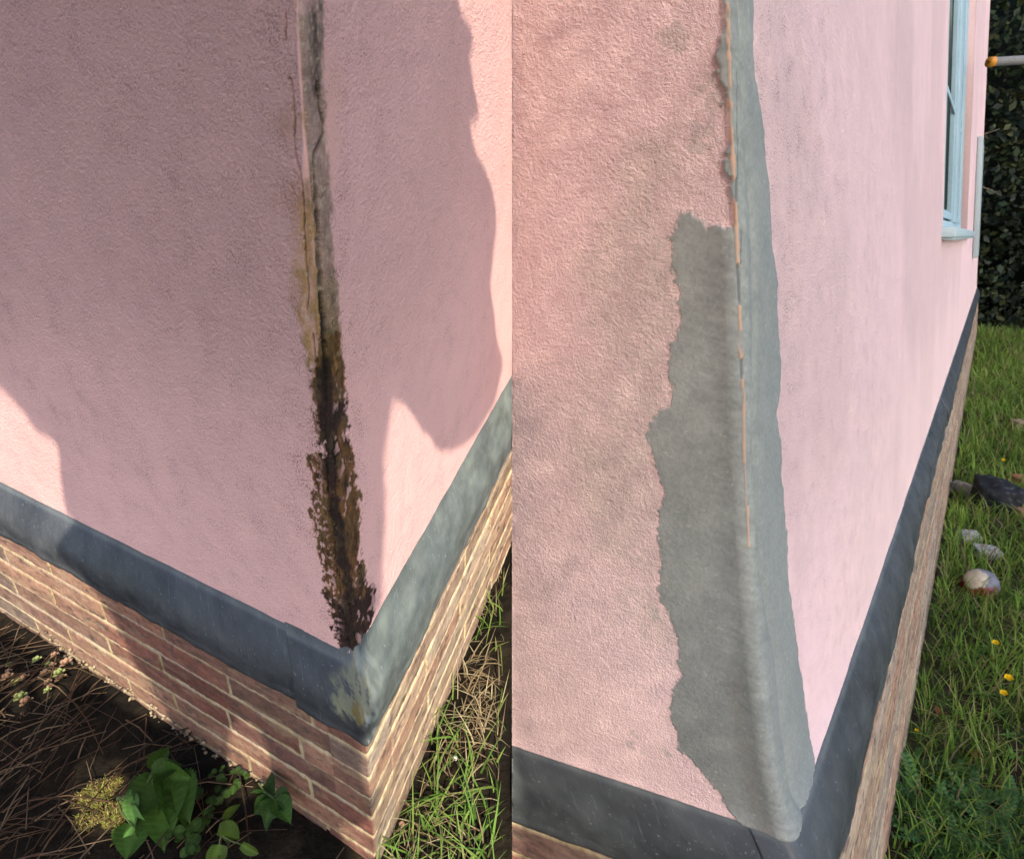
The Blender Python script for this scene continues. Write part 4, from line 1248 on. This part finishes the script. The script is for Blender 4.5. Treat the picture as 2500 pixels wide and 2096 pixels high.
# moss mound catching the sun
def blob_points(c, up, rad, n, rg_):
    q = rg_.normal(size=(n, 3)); q /= np.linalg.norm(q, axis=1, keepdims=True)
    q *= (rg_.uniform(0.3, 1, n) ** 0.4)[:, None]
    hgt = q @ up
    q = q - up * (np.minimum(hgt, 0) * 0.9)[:, None]
    return c + q * rad * np.array([1, 1, 0.6])
c = gpt(L, (248, 1955))
P = np.concatenate([blob_points(gpt(L, q), UPL, px2m(c, r_), n_, rg) for q, r_, n_ in (((240, 1940), 38, 700), ((285, 1985), 34, 600), ((220, 1995), 30, 450), ((275, 1915), 24, 300), ((300, 2040), 24, 260), ((200, 1950), 18, 150))])
mossy = [blades(P, unit(UPL + 0.4 * facing(c)), px2m(c, 1) * rg.uniform(5, 15, len(P)), px2m(c, 1) * rg.uniform(1.5, 4, len(P)), rg.uniform(0.3, 1.3, len(P)),
               mixcol(len(P), [(0.20, 0.22, 0.045), (0.14, 0.15, 0.035), (0.22, 0.15, 0.06), (0.30, 0.27, 0.08), (0.12, 0.07, 0.03)], rg), rg)]
V, F, C_ = join(mossy)
me = mesh_np('moss_mound', V, F); attr(me, 'col', C_, 'FLOAT_COLOR')
tag(new_obj('moss_mound', me, MAT_LEAF), 'mound of yellow green moss in a patch of sun left of the nettles', 'moss')
# stonecrop rosettes by the wall foot
for k, (px_, py_, sz, lab) in enumerate(((50, 1668, 30, 'pale stonecrop rosette at the left edge below the bricks'), (48, 1725, 34, 'pale stonecrop rosette lowest at the left edge'),
                                         (105, 1640, 24, 'pinkish stonecrop rosette nearest the brick foot'), (168, 1660, 30, 'yellow and pink stonecrop rosette furthest from the left edge'),
                                         (140, 1625, 20, 'little stonecrop rosette touching the crumbled mortar'), (125, 1700, 20, 'brown tinged stonecrop sprig lying lowest among the dead stems'),
                                         (32, 1640, 18, 'tiny stonecrop rosette at the left edge closest to the wall'))):
    rg_ = np.random.default_rng(200 + k)
    root = gpt(L, (px_, py_))
    o = empty('stonecrop', root, lab, 'succulent')
    for j in range(3):
        cc = root + UPL * 0.012 + rg_.normal(size=3) * px2m(root, sz * 0.42)
        VV = []; FF = []; nn_ = 0
        for i in range(14):
            an = i * 2.4; tl = 0.25 + 0.05 * i
            dd = unit(UPL * (1.1 - 0.075 * i) + 0.9 * (math.cos(an) * x + math.sin(an) * y))
            v, f_ = leaf(cc, dd, unit(np.cross(dd, np.cross(UPL, dd)) + 0.01), px2m(root, sz * 0.62) * (0.5 + 0.035 * i), px2m(root, sz * 0.33), 0, 'round', 0.35, -0.2, 5)
            VV.append(v); FF.append(f_ + nn_); nn_ += len(v)
        part_mesh('rosette', (np.concatenate(VV), np.concatenate(FF)), ((0.26, 0.30, 0.12), (0.34, 0.21, 0.15), (0.24, 0.15, 0.10))[(j + k) % 3], MAT_LEAF, o, rg_, 0.2)
# crumbled mortar along the foot of the left wall
VV = []; FF = []; n_ = 0
rgm = np.random.default_rng(77)
ico = [(0, 0, 1), (0.9, 0, 0.2), (0.28, 0.85, 0.2), (-0.72, 0.53, 0.2), (-0.72, -0.53, 0.2), (0.28, -0.85, 0.2), (0, 0, -0.7)]
icf = [(0, 1, 2, 2), (0, 2, 3, 3), (0, 3, 4, 4), (0, 4, 5, 5), (0, 5, 1, 1), (6, 2, 1, 1), (6, 3, 2, 2), (6, 4, 3, 3), (6, 5, 4, 4), (6, 1, 5, 5)]
icf = [(p[0], p[1], p[2]) for p in icf]
cc_ = []
for k in range(170):
    aa = rgm.uniform(0.28, 1.25); hh_ = -0.555 + rgm.uniform(-0.015, 0.05) * (0.3 + aa)
    P0 = L.world(aa, -DL - rgm.uniform(-0.003, 0.012), hh_)
    r = rgm.uniform(0.0015, 0.0050)
    VV.append(P0 + (np.array(ico) * rgm.uniform(0.6, 1.3, (7, 1))) @ np.linalg.qr(rgm.normal(size=(3, 3)))[0] * r); FF.append(np.array(icf) + n_); n_ += 7
    cc_.append(np.repeat(np.array([(0.26, 0.20, 0.13), (0.18, 0.13, 0.09), (0.10, 0.08, 0.06), (0.30, 0.24, 0.16)])[rgm.integers(0, 4)][None], 7, 0))
me = mesh_np('crumbled_mortar', np.concatenate(VV), np.concatenate(FF), False); attr(me, 'col', np.concatenate(cc_), 'FLOAT_COLOR')
new_obj('crumbled_mortar', me, MAT_PLAIN, house_l)
# ragged leafy weeds and buttercups on the right lawn
def rosette(f, pxy, size_px, nleaf, colour, label, name, cat, group, seed, lobes=True):
    rg_ = np.random.default_rng(seed)
    up = UPR if f is R else UPL
    root = gpt(f, pxy)
    o = empty(name, root, label, cat, group)
    xx = unit(np.cross(up, [0.1, 1, 0])); yy = np.cross(up, xx)
    for i in range(nleaf):
        an = i * 2.4 + rg_.uniform(-0.4, 0.4)
        el = rg_.uniform(0.35, 1.0)
        dd = unit(math.cos(an) * xx + math.sin(an) * yy + up * el)
        ln_ = px2m(root, size_px) * rg_.uniform(0.7, 1.1)
        nr = unit(np.cross(dd, np.cross(up, dd)))
        VV = []; FF = []; n_ = 0
        v, f_ = leaf(root + up * 0.01, dd, nr, ln_, ln_ * (0.10 if lobes else 0.34), 0 if lobes else 1, 'lance' if lobes else 'ovate', 0.2, 0.45, 8)
        VV.append(v); FF.append(f_); n_ += len(v)
        if lobes:
            for t in np.linspace(0.2, 0.95, 7):
                for sgn in (-1, 1):
                    c_ = root + up * 0.01 + dd * ln_ * t - nr * ln_ * 0.45 * t * t
                    sd = unit(np.cross(nr, dd)) * sgn
                    v, f_ = leaf(c_, sd + dd * 0.7, nr, ln_ * 0.24 * (1.1 - 0.55 * t), ln_ * 0.11, 1, 'lance', 0.2, 0.1, 5)
                    VV.append(v); FF.append(f_ + n_); n_ += len(v)
        part_mesh('leaf', (np.concatenate(VV), np.concatenate(FF)), colour, MAT_LEAF, o, rg_, 0.25)
    return o
for k, (px_, py_, sz) in enumerate(((2235, 1950, 95), (2300, 2010, 105), (2370, 1960, 95), (2420, 2040, 110), (2260, 2070, 100), (2340, 2090, 90), (2470, 1980, 90), (2330, 1900, 70), (2230, 1870, 60), (2460, 2090, 100))):
    rosette(R, (px_, py_), sz, 9, (0.062, 0.135, 0.040), 'feathery dark green weed with finely cut leaves at the bottom right by the plinth', 'cut_leaf_weed', 'weed', 'feathery weeds on the right lawn', 300 + k)
for k, (px_, py_, sz, lab) in enumerate(((2432, 1745, 26, 'little heart leaved seedling alone on bare soil right of the plinth'), (2462, 1800, 30, 'upper of two bright round leaved weeds at the right edge'), (2472, 1850, 30, 'lower of two bright round leaved weeds at the right edge'),
                                         (2405, 1590, 34, 'light green broad leaved weed near the single buttercup'), (2400, 1700, 40, 'broad leaved clover like weed below the pair of buttercups'))):
    rosette(R, (px_, py_), sz, 5, (0.10, 0.22, 0.045), lab, 'broad_leaved_weed', 'weed', None, 340 + k, False)
for k, (px_, py_, fx, fy, r, lab) in enumerate(((2440, 1620, 2430, 1570, 8, 'yellow buttercup flower standing highest and alone in the right lawn'), (2470, 1720, 2462, 1656, 10, 'larger yellow buttercup of a close pair at the right edge'),
                                                (2455, 1745, 2450, 1693, 9, 'smaller lower yellow buttercup of a close pair at the right edge'), (2452, 1165, 2450, 1124, 5, 'small pale yellow flower beyond the black lump'),
                                                (2245, 1800, 2238, 1783, 5, 'tiny yellow flower low beside the brick plinth'))):
    rg_ = np.random.default_rng(400 + k)
    root = gpt(R, (px_, py_))
    hh_ = (root - R.C) / R.K
    top = root + R.V * px2m(root, (py_ - fy) * 1.05) + (R.A * -1.0) * 0.0
    rr = ray((fx, fy)); top = CAM + rr * depth_of(top)
    o = empty('buttercup', root, lab, 'flower')
    stem_part('stem', root, top, px2m(root, 1.6), o)
    VV = []; FF = []; n_ = 0
    ax = unit(UPR + 0.6 * facing(top)); xx = unit(np.cross(ax, [0.2, 1, 0.1])); yy = np.cross(ax, xx)
    for i in range(5):
        an = i * 1.2566
        dd = unit(math.cos(an) * xx + math.sin(an) * yy + 0.5 * ax)
        v, f_ = leaf(top, dd, unit(ax - 0.4 * dd), px2m(top, r * 1.15), px2m(top, r * 1.2), 0, 'round', 0.25, -0.1, 6)
        VV.append(v); FF.append(f_ + n_); n_ += len(v)
    part_mesh('petals', (np.concatenate(VV), np.concatenate(FF)), (0.75, 0.50, 0.01), MAT_LEAF, o, rg_, 0.05)

# ------------------------------------------------------------------ things lying in the grass
def lump(name, label, cat, centre_px, size_px, colour_fn, f=R, squash=(1, 1, 0.8), seed=0, rough=0.25, boxy=0.0, lift=0.4, yaw=0.0, mat=None, part=None, parent=None):
    """irregular solid: a cube-sphere pushed about by noise; boxy = 1 keeps it a block"""
    rg_ = np.random.default_rng(seed)
    up = UPR if f is R else UPL
    root = gpt(f, centre_px)
    sz = px2m(root, 1.0) * np.array(size_px) * 0.5
    m = 14
    V = []; F = []
    idx = {}
    def add(v):
        key = tuple(np.round(v, 5))
        if key not in idx:
            idx[key] = len(V); V.append(v)
        return idx[key]
    g = np.linspace(-1, 1, m)
    for axk in range(3):
        for sg in (-1, 1):
            for i in range(m - 1):
                for j in range(m - 1):
                    q = []
                    for (p_, r_) in ((i, j), (i + 1, j), (i + 1, j + 1), (i, j + 1)):
                        v = np.zeros(3); v[axk] = sg; v[(axk + 1) % 3] = g[p_]; v[(axk + 2) % 3] = g[r_]
                        q.append(add(v))
                    F.append(q if sg > 0 else q[::-1])
    V = np.array(V)
    sph = V / np.linalg.norm(V, axis=1, keepdims=True)
    bx = np.sign(V) * np.abs(V) ** 1.0
    W = sph * (1 - boxy) + bx * boxy * 0.95
    nz = fbm(W[:, 0] * 1.7 + seed, W[:, 1] * 1.7 + W[:, 2] * 1.3, seed, 3) + 0.4 * fbm(W[:, 0] * 5 + W[:, 2] * 4, W[:, 1] * 5 - W[:, 2] * 3, seed + 4, 2)
    W = W * (1 + rough * nz)[:, None]
    xx = unit(np.cross(up, [math.sin(yaw), math.cos(yaw), 0])); yy = np.cross(up, xx)
    Pw = root + W[:, :1] * sz[0] * xx + W[:, 1:2] * sz[1] * yy + W[:, 2:] * sz[2] * up + up * sz[2] * lift
    me = mesh_np(name, Pw, np.array(F), boxy < 0.5)
    attr(me, 'col', colour_fn(W, rg_), 'FLOAT_COLOR')
    o = new_obj(name, me, mat or MAT_PLAIN)
    tag(o, label, cat)
    return o, root, sz, (xx, yy, up)
def flat(c, var=0.25):
    def fn(W, rg_):
        return np.array(c) * (1 + var * 2 * fbm(W[:, 0] * 4, W[:, 1] * 4 + W[:, 2] * 3, 5, 3))[:, None]
    return fn
def char(W, rg_):
    k = sstep(0.25, 0.5, fbm(W[:, 0] * 3, W[:, 1] * 14 + W[:, 2] * 12, 8, 3)) * 0.7
    return lerp((0.012, 0.013, 0.016), (0.10, 0.105, 0.11), k)
lump('charred_log', 'charred black log end lying in the grass by the plinth', 'log', (2428, 1235), (96, 120, 92), char, seed=2, rough=0.22, boxy=0.55, yaw=0.5)
lump('weathered_stick', 'grey weathered piece of wood leaning beside the charred log', 'wood', (2362, 1212), (26, 90, 34), flat((0.27, 0.24, 0.20), 0.5), seed=3, rough=0.25, boxy=0.5, yaw=-0.35, lift=0.9)
lump('wood_splinter', 'thin pale splinter of wood in front of the charred log', 'wood', (2398, 1238), (5, 40, 4), flat((0.42, 0.42, 0.36)), seed=4, rough=0.1, boxy=0.8, yaw=0.7, lift=6.0)
lump('pale_stone', 'rounded pale grey stone lying left of the rust marked block', 'stone', (2362, 1318), (52, 46, 44), flat((0.34, 0.33, 0.31)), seed=5, rough=0.3, boxy=0.4, lift=0.1)
def rusty(W, rg_):
    c = np.array((0.36, 0.355, 0.34)) * (1 + 0.4 * fbm(W[:, 0] * 4, W[:, 1] * 4, 3, 3))[:, None]
    k = np.exp(-((W[:, 0] - 0.2) ** 2 + (W[:, 1] + 0.3) ** 2) / 0.05) * (W[:, 2] > 0)
    return lerp(c, (0.22, 0.07, 0.03), np.clip(k, 0, 1) * 0.9)
lump('concrete_block', 'pale square concrete chunk with a rust spot in the grass', 'rubble', (2406, 1355), (54, 50, 40), rusty, seed=6, rough=0.14, boxy=0.8, yaw=0.2, lift=0.1)
def painted(W, rg_):
    c = np.broadcast_to(np.array((0.15, 0.145, 0.18)), W.shape) * (1 + 0.5 * fbm(W[:, 0] * 5, W[:, 2] * 5, 2, 3))[:, None]
    c[(W[:, 2] < 0.30 + 0.45 * W[:, 0]) | (W[:, 0] > 0.72)] = (0.20, 0.013, 0.016)
    c[(W[:, 0] + 0.15) ** 2 + (W[:, 2] - 0.05) ** 2 < 0.16] = (0.22, 0.06, 0.08)
    c[W @ np.array([0.62, 0.25, 0.74]) > 0.80] = (0.50, 0.42, 0.30)
    return c * (1 + 0.3 * fbm(W[:, 0] * 9, W[:, 1] * 9, 6, 3))[:, None]
lump('garden_ornament', 'round red, cream and grey painted ornament half sunk in the grass', 'ornament', (2390, 1440), (78, 76, 84), painted, seed=7, rough=0.10, lift=0.25, mat=MAT_PAINT)
lump('brick', 'terracotta brick lying furthest away near the right edge', 'brick', (2478, 872), (34, 26, 18), flat((0.24, 0.12, 0.08)), seed=8, rough=0.06, boxy=0.9)
lump('brick', 'buff brick standing in the grass at the right edge', 'brick', (2490, 1045), (40, 30, 30), flat((0.33, 0.24, 0.16)), seed=9, rough=0.06, boxy=0.9)
lump('brick', 'orange broken brick behind the charred log at the right edge', 'brick', (2485, 1180), (36, 40, 30), flat((0.30, 0.13, 0.07)), seed=10, rough=0.08, boxy=0.85)
lump('brick', 'orange and buff brick in front of the charred log at the right edge', 'brick', (2490, 1262), (40, 46, 40), flat((0.30, 0.17, 0.10)), seed=11, rough=0.08, boxy=0.85)
lump('pebble', 'tiny pinkish pebble on soil by the cracked house corner', 'pebble', (981, 2010), (13, 11, 9), flat((0.42, 0.22, 0.16)), f=L, seed=12)
lump('pebble', 'tiny white pebble in the dry grass right of the cracked house', 'pebble', (1112, 1854), (13, 11, 9), flat((0.60, 0.58, 0.52)), f=L, seed=13, lift=2.0)
for k, (px_, py_, sz, lab) in enumerate(((2288, 1750, 42, 'curled brown dead leaf close to the plinth'), (2385, 1860, 46, 'rusty brown dead leaf on bare soil in the right lawn'))):
    rg_ = np.random.default_rng(500 + k)
    root = gpt(R, (px_, py_), 0.012)
    v, f_ = leaf(root, unit(R.B + 0.5 * R.A * (1 if k else -1)), unit(UPR + 0.4 * facing(root)), px2m(root, sz), px2m(root, sz * 0.6), 1, 'ovate', 0.5, 0.3, 10)
    o = part_mesh('dead_leaf', (v, f_), (0.20, 0.085, 0.030), MAT_LEAF, None, rg_)
    tag(o, lab, 'leaf')

# ------------------------------------------------------------------ hedge, scaffold pole
rgh = np.random.default_rng(909)
hroot = R.world(-2.0, 15.2, -0.9)
hedge = empty('hedge', hroot, 'tall dark evergreen hedge beyond the far end of the lawn', 'hedge')
n = 30000
a = rgh.uniform(-9.0, 2.5, n); h = -0.95 + 8.0 * rgh.uniform(0, 1, n) ** 1.15
b = 14.9 + 0.45 * fbm(a * 1.3, h * 1.3, 3, 3) + rgh.uniform(0, 0.9, n) ** 1.0
hole = fbm(a * 1.1, h * 1.3, 13, 3) > -0.40
a, b, h = a[hole], b[hole], h[hole]; n = len(a)
P = R.world(a, b, h)
nr = -R.B * 0.7 + UPR * 0.5 + 0.7 * rgh.normal(size=(n, 3)); nr /= np.linalg.norm(nr, axis=1, keepdims=True)
t = np.cross(nr, rgh.normal(size=(n, 3))); t /= np.linalg.norm(t, axis=1, keepdims=True); bb = np.cross(nr, t)
r = rgh.uniform(0.04, 0.12, n)[:, None] * 1.2
V = np.stack([P + t * r, P + bb * r * 0.6, P - t * r, P - bb * r * 0.6], 1).reshape(-1, 3)
me = mesh_np('foliage', V, np.arange(len(V)).reshape(-1, 4), False)
cl = mixcol(n, [(0.009, 0.017, 0.006), (0.015, 0.028, 0.008), (0.005, 0.010, 0.004), (0.034, 0.038, 0.010)], rgh) * (1 + 0.6 * fbm(a * 2, h * 2, 21, 3))[:, None]
attr(me, 'col', np.repeat(cl, 4, 0), 'FLOAT_COLOR')
new_obj('foliage', me, MAT_CROWN, hedge)
boxh = boxes_local(R, 'inner_growth', [(-9.0, 2.5, 16.1, 16.9, -1.0, 7.2)], MAT_PLAIN, hedge, (0.008, 0.011, 0.006))
for (p0, p1) in (((2395, 330), (2440, 315)), ((2392, 455), (2432, 470))):
    q0 = CAM + ray(p0) * depth_of(R.world(-0.4, 14.4, 1.0)); q1 = CAM + ray(p1) * depth_of(R.world(-0.4, 14.4, 1.0))
    stem_part('branch', q0, q1, 0.02, hedge, (0.14, 0.11, 0.08), 0.12, MAT_DRY)
# scaffold pole
zd = 7.0
pA = CAM + ray((2413, 152)) * zd; pB = CAM + ray((3500, 85)) * (zd * 1.05)
pole = empty('scaffold_pole', pB * [1, 1, 0] + [0, 0, -2.3], 'grey metal scaffold pole with an orange end cap by the far wall end', 'scaffold pole')
rad = 10.0 * zd / FPX
me = tube_mesh('tube', [pA + (pB - pA) * 0.011, pA * 0.5 + pB * 0.5, pB], [rad, rad, rad], 20); attr(me, 'col', np.full((len(me.vertices), 3), (0.20, 0.195, 0.19)), 'FLOAT_COLOR')
new_obj('tube', me, MAT_PLAIN, pole)
dv = unit(pB - pA)
me = tube_mesh('end_cap', [pA - dv * 0.001, pA, pA + (pB - pA) * 0.0115, pA + (pB - pA) * 0.0118], [rad * 0.3, rad * 1.12, rad * 1.12, rad], 20); attr(me, 'col', np.full((len(me.vertices), 3), (0.62, 0.24, 0.02)), 'FLOAT_COLOR')
new_obj('end_cap', me, MAT_PAINT, pole)
me = tube_mesh('upright', [pB * [1, 1, 0] + [0, 0, -2.4], pB, pB + [0, 0, 1.2]], [rad, rad, rad], 16); attr(me, 'col', np.full((len(me.vertices), 3), (0.20, 0.195, 0.19)), 'FLOAT_COLOR')
new_obj('upright', me, MAT_PLAIN, pole)
